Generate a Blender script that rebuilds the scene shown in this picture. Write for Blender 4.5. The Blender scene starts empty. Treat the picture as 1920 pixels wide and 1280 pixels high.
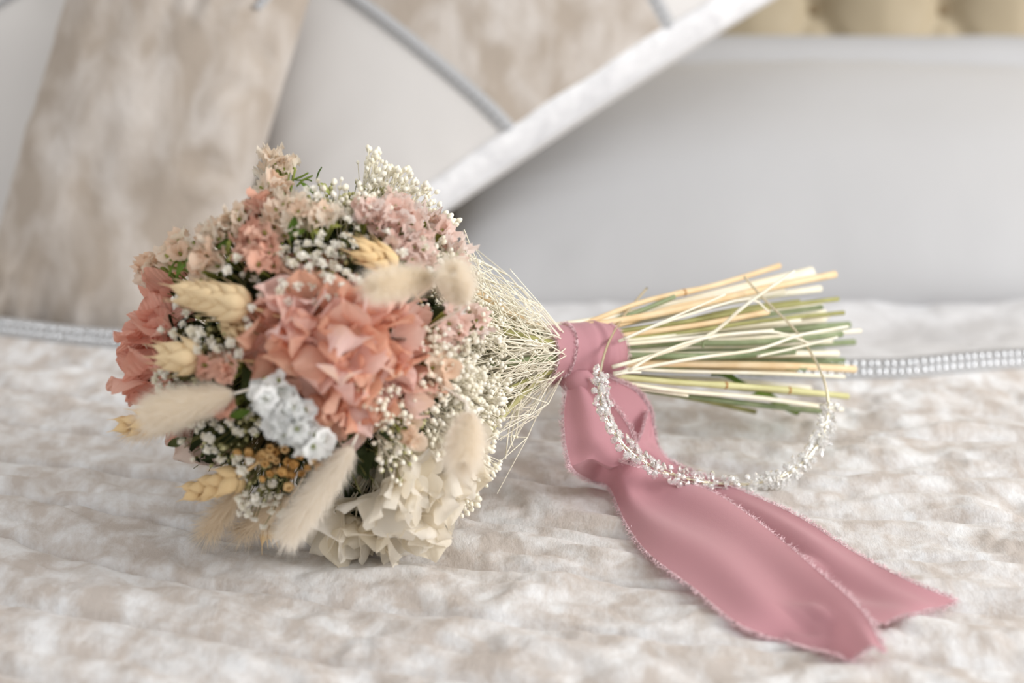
import bpy, math, random
import numpy as np
from mathutils import Vector, Matrix

random.seed(7)
rng = np.random.default_rng(11)
PI = math.pi
scene = bpy.context.scene
COL = scene.collection

# ------------------------------------------------------------------ camera
H, PITCH, FPX = 0.40, math.radians(18.0), 2667.0
cam_d = bpy.data.cameras.new('camera')
cam_d.lens, cam_d.sensor_width = 50.0, 36.0
cam_d.clip_start, cam_d.clip_end = 0.02, 50
cam_d.dof.use_dof = True
cam_d.dof.focus_distance = 0.915
cam_d.dof.aperture_fstop = 3.0
cam = bpy.data.objects.new('camera', cam_d)
cam.location = (0, 0, H)
cam.rotation_euler = (PI / 2 - PITCH, 0, 0)
COL.objects.link(cam)
scene.camera = cam
# ------------------------------------------------------------------ light
world = bpy.data.worlds.new('world')
scene.world = world
world.use_nodes = True
bg = world.node_tree.nodes['Background']
bg.inputs[0].default_value = (1.0, 0.99, 0.975, 1)
bg.inputs[1].default_value = 0.62


def area(name, loc, target, sx, sy, power, color):
    l = bpy.data.lights.new(name, 'AREA')
    l.shape, l.size, l.size_y, l.energy, l.color = 'RECTANGLE', sx, sy, power, color
    o = bpy.data.objects.new(name, l)
    o.location = loc
    o.rotation_euler = (Vector(target) - Vector(loc)).to_track_quat('-Z', 'Y').to_euler()
    COL.objects.link(o)
    return o


area('window_light', (2.6, 0.15, 1.25), (0.0, 0.9, 0.05), 1.6, 1.4, 54, (1.0, 0.985, 0.965))
scene.view_settings.view_transform = 'Standard'
scene.view_settings.look = 'None'
scene.view_settings.gamma = 1.0
scene.view_settings.use_curve_mapping = False
scene.view_settings.exposure = 0.38

# ------------------------------------------------------------------ geometry helpers
CAM = np.array([0, 0, H])
RIGHT = np.array([1.0, 0, 0])
UP = np.array([0, math.sin(PITCH), math.cos(PITCH)])
FWD = np.array([0, math.cos(PITCH), -math.sin(PITCH)])


def ray(u, v):
    d = FWD + RIGHT * (u - 960) / FPX + UP * (640 - v) / FPX
    return d / np.linalg.norm(d)


def at(u, v, y):
    """the point in the room at ground distance y seen along (u, v)"""
    d = ray(u, v)
    return CAM + d * (y / d[1])


def on_plane(u, v, z):
    d = ray(u, v)
    return CAM + d * ((z - H) / d[2])


def unit(v):
    v = np.asarray(v, float)
    return v / (np.linalg.norm(v) + 1e-12)


_perm = rng.permutation(512)
_perm = np.concatenate([_perm, _perm, _perm])
_ga = rng.uniform(0, 2 * PI, 512)
_GX, _GY = np.cos(_ga), np.sin(_ga)


def noise2(x, y):
    x = np.asarray(x, float); y = np.asarray(y, float)
    xi = np.floor(x).astype(int); yi = np.floor(y).astype(int)
    xf, yf = x - xi, y - yi
    def g(a, b, fx, fy):
        h = _perm[(_perm[a & 511] + b) & 511]
        return _GX[h] * fx + _GY[h] * fy
    u = xf ** 3 * (xf * (xf * 6 - 15) + 10); v = yf ** 3 * (yf * (yf * 6 - 15) + 10)
    n00, n10 = g(xi, yi, xf, yf), g(xi + 1, yi, xf - 1, yf)
    n01, n11 = g(xi, yi + 1, xf, yf - 1), g(xi + 1, yi + 1, xf - 1, yf - 1)
    return (n00 * (1 - u) + n10 * u) * (1 - v) + (n01 * (1 - u) + n11 * u) * v * 1.0


class MB:
    """collects vertices and faces of one mesh"""
    def __init__(s):
        s.v, s.f, s.n = [], [], 0

    def add(s, verts, faces):
        s.v.append(np.asarray(verts, float).reshape(-1, 3))
        n = s.n
        s.f.extend([tuple(i + n for i in f) for f in faces])
        s.n += len(s.v[-1])

    def tube(s, pts, rad, sides=6, cap=True, flat=1.0, flatdir=None):
        pts = np.asarray(pts, float)
        m = len(pts)
        rad = np.broadcast_to(np.asarray(rad, float), (m,))
        t = np.gradient(pts, axis=0)
        ref = np.array([0, 0, 1.0]) if flatdir is None else np.asarray(flatdir, float)
        vs = []
        for i in range(m):
            ti = unit(t[i])
            a = np.cross(ti, ref)
            if np.linalg.norm(a) < 1e-3:
                a = np.cross(ti, [1, 0, 0.3])
            a = unit(a); b = np.cross(a, ti)
            for k in range(sides):
                an = 2 * PI * k / sides
                vs.append(pts[i] + rad[i] * (a * math.cos(an) + b * math.sin(an) * flat))
        fs = []
        for i in range(m - 1):
            for k in range(sides):
                k2 = (k + 1) % sides
                fs.append((i * sides + k, i * sides + k2, (i + 1) * sides + k2, (i + 1) * sides + k))
        if cap:
            fs.append(tuple(range(sides))[::-1])
            fs.append(tuple((m - 1) * sides + k for k in range(sides)))
        s.add(vs, fs)

    def grid(s, P, closed_u=False):
        P = np.asarray(P, float)
        a, b = P.shape[:2]
        fs = []
        for i in range(a - 1):
            for j in range(b - 1 + (1 if closed_u else 0)):
                j2 = (j + 1) % b
                fs.append((i * b + j, i * b + j2, (i + 1) * b + j2, (i + 1) * b + j))
        s.add(P.reshape(-1, 3), fs)

    def mesh(s, name, smooth=True):
        me = bpy.data.meshes.new(name)
        v = np.concatenate(s.v) if s.v else np.zeros((0, 3))
        me.from_pydata(v.tolist(), [], s.f)
        if smooth:
            me.polygons.foreach_set('use_smooth', [True] * len(me.polygons))
        me.update()
        return me


WM = {}                                            # world matrix of every object built here


def place(o, parent=None, mat=None):
    mat = mat or Matrix.Identity(4)
    COL.objects.link(o)
    if parent is not None:
        o.parent = parent
        o.matrix_basis = WM[parent].inverted() @ mat
    else:
        o.matrix_basis = mat
    WM[o] = mat
    return o


def obj(name, mesh, material, parent=None, mat=None, kind=None):
    if isinstance(mesh, MB):
        mesh = mesh.mesh(name)
    o = bpy.data.objects.new(name, mesh)
    if material is not None:
        if not mesh.materials:
            mesh.materials.append(material)
        elif mesh.materials[0] != material:
            o.material_slots[0].link = 'OBJECT'
            o.material_slots[0].material = material
    place(o, parent, mat)
    if kind:
        o['kind'] = kind
    return o


def empty(name, loc):
    o = bpy.data.objects.new(name, None)
    o.empty_display_size = 0.02
    return place(o, None, Matrix.Translation(Vector(loc)))


def tag(o, label, cat, group=None):
    o['label'] = label
    o['category'] = cat
    if group:
        o['group'] = group
    return o


def frame(p, z, x=None, s=1.0, roll=0.0, sz=None):
    """matrix at p with local z along z"""
    z = unit(z)
    x = np.cross([0.13, 0.91, 0.38], z) if x is None else np.asarray(x, float)
    x = x - z * np.dot(x, z)
    if np.linalg.norm(x) < 1e-4:
        x = np.cross([1, 0, 0], z)
    x = unit(x); y = np.cross(z, x)
    if roll:
        x, y = x * math.cos(roll) + y * math.sin(roll), y * math.cos(roll) - x * math.sin(roll)
    sz = s if sz is None else sz
    m = Matrix.Identity(4)
    for i in range(3):
        m[i][0], m[i][1], m[i][2], m[i][3] = x[i] * s, y[i] * s, z[i] * sz, p[i]
    return m


def catmull(P, n):
    P = np.asarray(P, float)
    m = len(P)
    out = []
    for t in np.linspace(0, m - 1, n):
        i = min(int(t), m - 2); f = t - i
        p0, p1, p2, p3 = P[max(i - 1, 0)], P[i], P[i + 1], P[min(i + 2, m - 1)]
        out.append(0.5 * (2 * p1 + (p2 - p0) * f + (2 * p0 - 5 * p1 + 4 * p2 - p3) * f * f + (3 * p1 - p0 - 3 * p2 + p3) * f ** 3))
    return np.array(out)


# ------------------------------------------------------------------ materials
def srgb(r, g, b):
    f = lambda c: (c / 255 / 12.92) if c / 255 <= 0.04045 else ((c / 255 + 0.055) / 1.055) ** 2.4
    return (f(r), f(g), f(b), 1)


def newmat(name):
    m = bpy.data.materials.new(name)
    m.use_nodes = True
    nt = m.node_tree
    return m, nt, nt.nodes['Principled BSDF'], nt.nodes['Material Output']


def ramp(nt, stops, interp='LINEAR'):
    r = nt.nodes.new('ShaderNodeValToRGB')
    r.color_ramp.interpolation = interp
    e = r.color_ramp.elements
    while len(e) < len(stops):
        e.new(0.5)
    for k, (p, c) in enumerate(stops):
        e[k].position = p; e[k].color = c
    return r


def noise_tex(nt, scale, detail=3, rough=0.5, dist=0.0, stretch=None):
    tc = nt.nodes.new('ShaderNodeTexCoord')
    n = nt.nodes.new('ShaderNodeTexNoise')
    n.inputs['Scale'].default_value = scale
    n.inputs['Detail'].default_value = detail
    n.inputs['Roughness'].default_value = rough
    n.inputs['Distortion'].default_value = dist
    if stretch:
        mp = nt.nodes.new('ShaderNodeMapping')
        mp.inputs['Scale'].default_value = stretch
        nt.links.new(tc.outputs['Object'], mp.inputs[0]); nt.links.new(mp.outputs[0], n.inputs[0])
    else:
        nt.links.new(tc.outputs['Object'], n.inputs[0])
    return n


def simple(name, col, rough=0.6, bump=None, var=None, metallic=0.0, sheen=0.0, spec=0.3):
    m, nt, p, out = newmat(name)
    p.inputs['Base Color'].default_value = col
    p.inputs['Roughness'].default_value = rough
    p.inputs['Metallic'].default_value = metallic
    p.inputs['Specular IOR Level'].default_value = spec
    p.inputs['Sheen Weight'].default_value = sheen
    if var:
        n = noise_tex(nt, var[0], 3)
        r = ramp(nt, [(0.3, var[1]), (0.7, col)])
        nt.links.new(n.outputs[0], r.inputs[0]); nt.links.new(r.outputs[0], p.inputs['Base Color'])
    if bump:
        n = noise_tex(nt, bump[0], 3)
        b = nt.nodes.new('ShaderNodeBump')
        b.inputs['Strength'].default_value = bump[1]; b.inputs['Distance'].default_value = bump[2]
        nt.links.new(n.outputs[0], b.inputs['Height']); nt.links.new(b.outputs[0], p.inputs['Normal'])
    return m


def petal_mat(name, stops, trans=0.35, veins=0.0, rough=0.7, tcol=None):
    """thin plant tissue: colour varies from piece to piece, light passes through"""
    m, nt, p, out = newmat(name)
    p.inputs['Roughness'].default_value = rough
    p.inputs['Specular IOR Level'].default_value = 0.2
    oi = nt.nodes.new('ShaderNodeObjectInfo')
    n = noise_tex(nt, 1.6, 2)
    ma = nt.nodes.new('ShaderNodeMath'); ma.operation = 'MULTIPLY_ADD'
    ma.inputs[1].default_value = 0.35
    mb = nt.nodes.new('ShaderNodeMath'); mb.operation = 'MULTIPLY_ADD'
    mb.inputs[1].default_value = 0.8; mb.inputs[2].default_value = -0.08
    nt.links.new(oi.outputs['Random'], mb.inputs[0])
    nt.links.new(n.outputs[0], ma.inputs[0]); nt.links.new(mb.outputs[0], ma.inputs[2])
    r = ramp(nt, stops)
    nt.links.new(ma.outputs[0], r.inputs[0])
    nt.links.new(r.outputs[0], p.inputs['Base Color'])
    tr = nt.nodes.new('ShaderNodeBsdfTranslucent')
    nt.links.new(r.outputs[0], tr.inputs[0])
    mx = nt.nodes.new('ShaderNodeMixShader'); mx.inputs[0].default_value = trans
    nt.links.new(p.outputs[0], mx.inputs[1]); nt.links.new(tr.outputs[0], mx.inputs[2])
    nt.links.new(mx.outputs[0], out.inputs[0])
    if veins:
        tc = nt.nodes.new('ShaderNodeTexCoord')
        w = nt.nodes.new('ShaderNodeTexWave'); w.inputs['Scale'].default_value = 3.2
        w.inputs['Distortion'].default_value = 3.0; w.inputs['Detail'].default_value = 2
        nt.links.new(tc.outputs['Object'], w.inputs[0])
        b = nt.nodes.new('ShaderNodeBump'); b.inputs['Strength'].default_value = veins; b.inputs['Distance'].default_value = 0.02
        nt.links.new(w.outputs[1], b.inputs['Height']); nt.links.new(b.outputs[0], p.inputs['Normal'])
    return m


def velvet(name, dark, light, scale=22, stretch=(1, 1, 1), patch=(0.42, 0.62), sheen=0.7, bump=0.5, dist=1.2, det=6, rgh=0.66):
    """crushed velvet: light and shade on the lying pile are painted into the colour, in patches"""
    m, nt, p, out = newmat(name)
    p.inputs['Roughness'].default_value = 0.75
    p.inputs['Specular IOR Level'].default_value = 0.15
    p.inputs['Sheen Weight'].default_value = sheen
    p.inputs['Sheen Roughness'].default_value = 0.35
    n = noise_tex(nt, scale, det, rgh, dist, stretch)
    r = ramp(nt, [(patch[0], dark), (patch[1], light)])  # pile highlights and shaded nap painted into the base colour
    nt.links.new(n.outputs[0], r.inputs[0]); nt.links.new(r.outputs[0], p.inputs['Base Color'])
    f = noise_tex(nt, 900, 2, 0.6, 0, (1, 0.35, 1))
    n2 = noise_tex(nt, scale * 2.2, 4, 0.55, 0.2, stretch)
    ad = nt.nodes.new('ShaderNodeMath'); ad.operation = 'MULTIPLY_ADD'; ad.inputs[1].default_value = 0.12
    nt.links.new(f.outputs[0], ad.inputs[0]); nt.links.new(n2.outputs[0], ad.inputs[2])
    b = nt.nodes.new('ShaderNodeBump'); b.inputs['Strength'].default_value = bump; b.inputs['Distance'].default_value = 0.006
    nt.links.new(ad.outputs[0], b.inputs['Height']); nt.links.new(b.outputs[0], p.inputs['Normal'])
    return m


M = {}
M['quilt'] = velvet('quilt_velvet', srgb(197, 188, 181), srgb(231, 231, 232), 36, (1.1, 0.8, 1), (0.40, 0.64), 0.25, 0.30, 0.3, 6, 0.62)
M['cushion_velvet'] = velvet('cushion_velvet', srgb(176, 164, 152), srgb(208, 201, 195), 17, (1.3, 0.8, 0.8), (0.40, 0.66), 0.4, 0.35, 0.5, 4, 0.5)
M['border_velvet'] = velvet('border_velvet', srgb(222, 222, 225), srgb(246, 246, 248), 20, (1, 1, 1), (0.35, 0.65), 0.5, 0.3)
M['satin'] = simple('white_satin', srgb(192, 192, 194), 0.55, (6, 0.25, 0.01), sheen=0.2)
M['satin_b'] = simple('pale_satin', srgb(216, 213, 211), 0.55, (6, 0.25, 0.01), sheen=0.2)
M['sheet'] = velvet('sheet_velvet', srgb(196, 194, 194), srgb(224, 224, 226), 14, (1, 1, 1), (0.38, 0.66), 0.4, 0.35)
M['headboard'] = simple('headboard_leather', srgb(190, 176, 150), 0.5, (40, 0.15, 0.004))
M['button'] = simple('headboard_button', srgb(150, 132, 104), 0.4)
M['wall'] = simple('wall_paint', srgb(214, 206, 194), 0.8, (60, 0.1, 0.002))
M['floor'] = simple('floor_boards', srgb(150, 124, 100), 0.6, (20, 0.1, 0.002))
M['mattress'] = simple('mattress_ticking', srgb(236, 234, 232), 0.8, (80, 0.1, 0.002))
M['trim_base'] = simple('trim_tape', srgb(182, 182, 183), 0.55)
M['bead'] = simple('silver_bead', srgb(214, 216, 220), 0.18, metallic=0.85)
M['coral'] = petal_mat('coral_petal', [(0.0, srgb(244, 189, 164)), (0.3, srgb(246, 201, 176)), (0.55, srgb(247, 207, 192)), (0.85, srgb(250, 224, 219)), (1.0, srgb(250, 214, 170))], 0.45, 0.12)
M['coral_side'] = petal_mat('deep_coral_petal', [(0.0, srgb(238, 172, 152)), (0.5, srgb(242, 187, 168)), (1.0, srgb(246, 202, 186))], 0.36, 0.3)
M['cream_petal'] = petal_mat('cream_petal', [(0.0, srgb(249, 240, 220)), (0.5, srgb(252, 246, 234)), (1.0, srgb(254, 251, 245))], 0.5, 0.06)
M['blush_petal'] = petal_mat('blush_petal', [(0.0, srgb(232, 214, 204)), (0.6, srgb(240, 226, 216)), (1.0, srgb(236, 198, 186))], 0.4, 0.1)
M['statice_peach'] = petal_mat('peach_papery_petal', [(0.0, srgb(244, 212, 186)), (0.35, srgb(248, 225, 204)), (0.7, srgb(251, 238, 221)), (1.0, srgb(253, 247, 234))], 0.45)
M['statice_coral'] = petal_mat('rose_papery_petal', [(0.0, srgb(229, 170, 148)), (0.5, srgb(238, 188, 166)), (1.0, srgb(245, 208, 188))], 0.32)
M['statice_pink'] = petal_mat('pink_papery_petal', [(0.0, srgb(242, 204, 191)), (0.35, srgb(247, 220, 209)), (0.7, srgb(251, 237, 230)), (1.0, srgb(254, 248, 243))], 0.45)
M['statice_white'] = petal_mat('white_papery_petal', [(0.0, srgb(240, 242, 240)), (1.0, srgb(252, 252, 252))], 0.3)
M['bb_white'] = petal_mat('babys_breath_petal', [(0.0, srgb(236, 230, 212)), (0.4, srgb(246, 243, 232)), (1.0, srgb(252, 250, 244))], 0.3)
M['bb_cream'] = simple('cream_bud', srgb(253, 250, 240), 0.7, var=(120, srgb(246, 239, 216)))
M['bb_olive'] = simple('olive_bud', srgb(208, 204, 158), 0.7, var=(120, srgb(170, 168, 112)))
M['thread'] = simple('cream_thread', srgb(249, 243, 224), 0.65)
M['thread_g'] = simple('olive_thread', srgb(128, 126, 76), 0.7)
M['thread_b'] = simple('brown_thread', srgb(110, 92, 58), 0.7)
M['wheat'] = simple('wheat_husk', srgb(243, 222, 184), 0.55, (300, 0.3, 0.002), (90, srgb(226, 194, 146)))
M['wheat_gold'] = simple('golden_wheat_husk', srgb(243, 218, 172), 0.55, (300, 0.3, 0.002), (90, srgb(226, 188, 132)))
M['gold'] = petal_mat('golden_bud', [(0.0, srgb(188, 138, 76)), (0.5, srgb(214, 168, 104)), (1.0, srgb(232, 200, 148))], 0.15)
M['fur'] = petal_mat('bunny_tail_hair', [(0.0, srgb(253, 245, 231)), (1.0, srgb(254, 249, 241))], 0.5)
M['fur_tan'] = petal_mat('grass_plume_hair', [(0.0, srgb(222, 204, 178)), (1.0, srgb(236, 222, 200))], 0.35)
M['fur_core'] = simple('bunny_tail_core', srgb(253, 245, 232), 0.9, (400, 0.5, 0.003))
M['leaf'] = petal_mat('green_leaf', [(0.0, srgb(72, 100, 38)), (0.5, srgb(104, 132, 52)), (1.0, srgb(140, 160, 76))], 0.25)
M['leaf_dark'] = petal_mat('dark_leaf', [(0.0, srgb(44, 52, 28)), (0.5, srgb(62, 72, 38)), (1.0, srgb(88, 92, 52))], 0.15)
M['calyx'] = petal_mat('pale_green_calyx', [(0.0, srgb(150, 162, 80)), (1.0, srgb(190, 198, 116))], 0.25)
M['stem_green'] = simple('green_stem', srgb(156, 166, 130), 0.5, (260, 0.3, 0.001), (60, srgb(118, 134, 94)))
M['stem_olive'] = simple('olive_stem', srgb(174, 172, 112), 0.5, (260, 0.3, 0.001), (60, srgb(140, 138, 84)))
M['stem_tan'] = simple('straw_stem', srgb(242, 218, 180), 0.5, (260, 0.3, 0.001), (50, srgb(230, 198, 152)))
M['stem_cream'] = simple('cream_stem', srgb(250, 246, 232), 0.55, (260, 0.3, 0.001), (50, srgb(242, 234, 208)))
M['stem_pale'] = simple('pale_green_stem', srgb(222, 218, 168), 0.5, (260, 0.3, 0.001), (50, srgb(200, 196, 140)))
M['node'] = simple('stem_node', srgb(176, 130, 78), 0.6)


def ribbon_mat():
    m, nt, p, out = newmat('rose_ribbon_cloth')
    c = srgb(205, 151, 160)
    p.inputs['Base Color'].default_value = c
    p.inputs['Roughness'].default_value = 0.7
    p.inputs['Specular IOR Level'].default_value = 0.2
    p.inputs['Sheen Weight'].default_value = 0.25
    n = noise_tex(nt, 1400, 2, 0.6)
    b = nt.nodes.new('ShaderNodeBump'); b.inputs['Strength'].default_value = 0.25; b.inputs['Distance'].default_value = 0.0006
    nt.links.new(n.outputs[0], b.inputs['Height']); nt.links.new(b.outputs[0], p.inputs['Normal'])
    tr = nt.nodes.new('ShaderNodeBsdfTranslucent'); tr.inputs[0].default_value = srgb(214, 158, 166)
    mx = nt.nodes.new('ShaderNodeMixShader'); mx.inputs[0].default_value = 0.25
    nt.links.new(p.outputs[0], mx.inputs[1]); nt.links.new(tr.outputs[0], mx.inputs[2]); nt.links.new(mx.outputs[0], out.inputs[0])
    return m


M['ribbon'] = ribbon_mat()
M['fray'] = simple('ribbon_fray', srgb(243, 214, 219), 0.8)
M['band'] = simple('gold_wire', srgb(226, 216, 190), 0.2, metallic=1.0)
M['silver'] = simple('silver_wire', srgb(248, 246, 240), 0.2, metallic=1.0)


def crystal_mat():
    m, nt, p, out = newmat('clear_crystal')
    p.inputs['Base Color'].default_value = (1, 1, 1, 1)
    p.inputs['Roughness'].default_value = 0.03
    p.inputs['IOR'].default_value = 1.5
    p.inputs['Transmission Weight'].default_value = 0.8
    p.inputs['Specular IOR Level'].default_value = 0.8
    return m


M['crystal'] = crystal_mat()

# ================================================================== the setting
def smooth01(x):
    x = np.clip(x, 0, 1)
    return x * x * (3 - 2 * x)


_trx = np.array([-1.2, -0.62, -0.468, -0.337, -0.1, 0.23, 0.33, 0.4366, 0.62, 1.2])
_try = np.array([1.33, 1.262, 1.238, 1.20, 1.15, 1.116, 1.123, 1.148, 1.165, 1.19])


def trim_y(x):
    return np.interp(x, _trx, _try)


def seam(x, y):
    return y + 0.25 * x - 0.15 * x * x + 0.022 * noise2(x * 4 + 3, y * 5) + 0.006 * noise2(x * 14, y * 9 + 2)


def zbed(x, y):
    x = np.asarray(x, float); y = np.asarray(y, float)
    s = seam(x, y)
    puff = np.abs(np.sin(PI * s / 0.066)) ** 0.6
    amp = 0.75 + 0.5 * noise2(x * 4 + 9, y * 4)
    z = 0.0060 * (puff - 1) * amp
    sd_ = np.abs((s / 0.066 + 0.5) % 1 - 0.5) * 0.066
    z = z - 0.0055 * np.exp(-(sd_ / 0.0026) ** 2)
    w = noise2(x * 13 + 2.2 * noise2(x * 6, y * 7), s * 34 + 1.6 * noise2(x * 9 + 5, y * 8))
    z = z + 0.0092 * w * (0.3 + 0.7 * puff)
    w2 = noise2(x * 34 + 3.0 * w + 1.5 * noise2(x * 20, y * 22), s * 66 + 1.2 * noise2(x * 26 + 9, y * 17))
    z = z + 0.0028 * w2 * (0.35 + 0.65 * puff)
    z = z - 0.0028 * np.clip(1 - np.abs(noise2(x * 11 + 31, s * 26 + 7)) * 5, 0, 1) * puff
    z = z + 0.007 * noise2(x * 4.1, y * 4.7 + 8)
    return z


fl = MB(); fl.grid([[(-4, -3, -0.62), (4, -3, -0.62)], [(-4, 2.05, -0.62), (4, 2.05, -0.62)]])
obj('floor', fl, M['floor'], kind='structure')
wl = MB(); wl.grid([[(-4, 2.02, -0.62), (4, 2.02, -0.62)], [(-4, 2.02, 2.2), (4, 2.02, 2.2)]])
obj('wall_back', wl, M['wall'], kind='structure')

# mattress with rounded edge
mt = MB()
prof = [(-0.6, 0), (-0.58, 0), (-0.10, 0), (-0.07, 0.012), (-0.055, 0.03)]
rows = []
for z, ins in prof:
    x0, x1, y0, y1 = -0.9 + ins, 0.9 - ins, 0.10 + ins, 1.84 - ins
    ring = []
    for k in range(48):
        a = 2 * PI * k / 48
        c, s_ = math.cos(a), math.sin(a)
        ring.append(((x0 + x1) / 2 + (x1 - x0) / 2 * math.copysign(abs(c) ** 0.15, c), (y0 + y1) / 2 + (y1 - y0) / 2 * math.copysign(abs(s_) ** 0.15, s_), z))
    rows.append(ring)
mt.grid(rows, closed_u=True)
mt.f.append(tuple(range(4 * 48, 5 * 48)))
tag(obj('mattress', mt, M['mattress']), 'white mattress hidden under the quilt and sheet', 'mattress')

# quilt
nx, ny = 470, 400
xs = np.concatenate([np.linspace(-0.92, -0.56, 36)[:-1], np.linspace(-0.56, 0.56, 400), np.linspace(0.56, 0.92, 36)[1:]])
ts = np.linspace(0, 1, ny)
X = np.repeat(xs[None, :], ny, 0)
Yt = trim_y(X)
Y = 0.08 + (Yt - 0.08) * ts[:, None]
Z = zbed(X, Y)
edge = smooth01((Y - (Yt - 0.035)) / 0.035)
Z = Z * (1 - edge) + edge * (0.004 + 0.003 * noise2(X * 9, X * 0 + 4))
fall = smooth01((0.16 - Y) / 0.08)
Z = Z - fall * 0.05
q = MB(); q.grid(np.stack([X, Y, Z], -1))
quilt = tag(obj('quilt', q, M['quilt']), 'crushed velvet quilted bedspread in pale champagne under the bouquet', 'bedspread')
# beaded trim along its far edge: tape and beads
tp = MB()
tx = np.linspace(-0.9, 0.9, 320)
ty = trim_y(tx)
tz = 0.004 + 0.003 * noise2(tx * 9, tx * 0 + 4)
rows = []
for dy, dz in ((-0.003, 0.0005), (0.0015, 0.007), (0.006, 0.0125), (0.0115, 0.0135), (0.013, -0.012)):
    rows.append(np.stack([tx, ty + dy, tz + dz], -1))
tp.grid(rows)
trim = obj('trim_tape', tp, M['trim_base'], quilt)
bd = MB()
ring = []
for k, (zz, rr) in enumerate([(-1, 0.25), (-0.82, 0.75), (-0.45, 1), (0.45, 1), (0.82, 0.75), (1, 0.25)]):
    ring.append([(rr * math.cos(2 * PI * j / 8), rr * math.sin(2 * PI * j / 8), zz) for j in range(8)])
bd.grid(ring, closed_u=True)
bead_me = bd.mesh('trim_bead')
bead_me.materials.append(M['bead'])
xx = -0.50
while xx < 0.50:
    vis = xx < -0.30 or xx > 0.17
    if vis:
        y0 = float(trim_y(xx)); z0 = 0.004 + 0.003 * float(noise2(xx * 9, 4))
        for row in (0, 1):
            jit = random.uniform(-0.0008, 0.0008)
            p = (xx + jit + row * 0.0004, y0 + 0.0005 + 0.0042 * row, z0 + 0.0052 + 0.006 * row)
            m = frame(p, unit((random.uniform(-.12, .12), 0.55, 0.75)), s=0.0019, sz=0.0032)
            obj('trim_bead', bead_me, M['bead'], quilt, m)
    xx += 0.0066

# sheet behind the trim, up to the headboard
nx2, ny2 = 200, 110
xs2 = np.linspace(-0.92, 0.92, nx2)
X = np.repeat(xs2[None, :], ny2, 0)
Y0 = trim_y(X) - 0.004
Y = Y0 + (1.80 - Y0) * np.linspace(0, 1, ny2)[:, None]
Z = -0.004 + 0.006 * noise2(X * 7, Y * 9) + 0.005 * noise2(X * 16 + 4, Y * 24) + 0.0025 * noise2(X * 40, Y * 46)
Z = Z + 0.010 * smooth01((Y - Y0) / 0.06) - 0.006 - 0.018 * smooth01((Y - Y0 - 0.05) / 0.12) + smooth01((X + 0.22) / 0.15) * 0.026 * np.exp(-((Y - 1.325) / 0.06) ** 2) * (1 + 0.6 * noise2(X * 9 + 3, Y * 6))
Z = Z - 0.006 * smooth01((Y - 1.36) / 0.07)
sh = MB(); sh.grid(np.stack([X, Y, Z], -1))
tag(obj('sheet', sh, M['sheet']), 'white soft sheet between the beaded quilt edge and the pillows', 'sheet')

# ------------------------------------------------------------------ headboard
hb = empty('headboard', (0, 1.88, -0.02))
tag(hb, 'beige button tufted headboard at the far edge behind the pillows', 'headboard')
HX, HZ = 0.17, 0.15
zb0 = 0.238
btn = []
for r_ in range(-1, 5):
    for c_ in range(-7, 8):
        bx = 0.396 + c_ * HX + (HX / 2 if r_ % 2 else 0)
        btn.append((bx, zb0 + r_ * HZ / 2 * 1.0 * 1.6))
btn = [b for b in btn if abs(b[0]) < 0.95 and -0.01 < b[1] < 0.78]
ba = np.array(btn)
xs3 = np.linspace(-1.0, 1.0, 260); zs3 = np.linspace(-0.02, 0.82, 110)
X, Z = np.meshgrid(xs3, zs3)
D = np.full(X.shape, 9.0)
for b in ba:
    D = np.minimum(D, np.hypot(X - b[0], Z - b[1]))
dep = 0.035 * (1 - np.exp(-(D / 0.045) ** 1.2))
# diagonal pleats between buttons
def pleat(X, Z):
    a = (X - 0.396) / HX; b = (Z - zb0) / (HZ * 1.6)
    p1 = np.abs(((a + b) + 0.5) % 1 - 0.5); p2 = np.abs(((a - b) + 0.5) % 1 - 0.5)
    return np.minimum(p1, p2)
dep = dep + 0.012 * np.clip(pleat(X, Z) / 0.12, 0, 1) ** 0.6
hp = MB(); hp.grid(np.stack([X, 1.915 - dep, Z], -1))
obj('panel', hp, M['headboard'], hb)
hf = MB()
hf.grid([[(-1.0, 1.915, -0.02), (1.0, 1.915, -0.02)], [(-1.0, 1.99, -0.02), (1.0, 1.99, -0.02)], [(-1.0, 1.99, 0.82), (1.0, 1.99, 0.82)], [(-1.0, 1.90, 0.82), (1.0, 1.90, 0.82)]])
obj('back_panel', hf, M['headboard'], hb)
bm_ = MB()
ring = [[(rr * math.cos(2 * PI * j / 12), rr * math.sin(2 * PI * j / 12), zz) for j in range(12)] for rr, zz in ((1, 0), (0.95, 0.3), (0.7, 0.6), (0.3, 0.75), (0.02, 0.78))]
bm_.grid(ring, closed_u=True)
btn_me = bm_.mesh('button'); btn_me.materials.append(M['button'])
for b in btn:
    obj('button', btn_me, M['button'], hb, frame((b[0], 1.913, b[1]), (0, -1, 0), s=0.0135))

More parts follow.
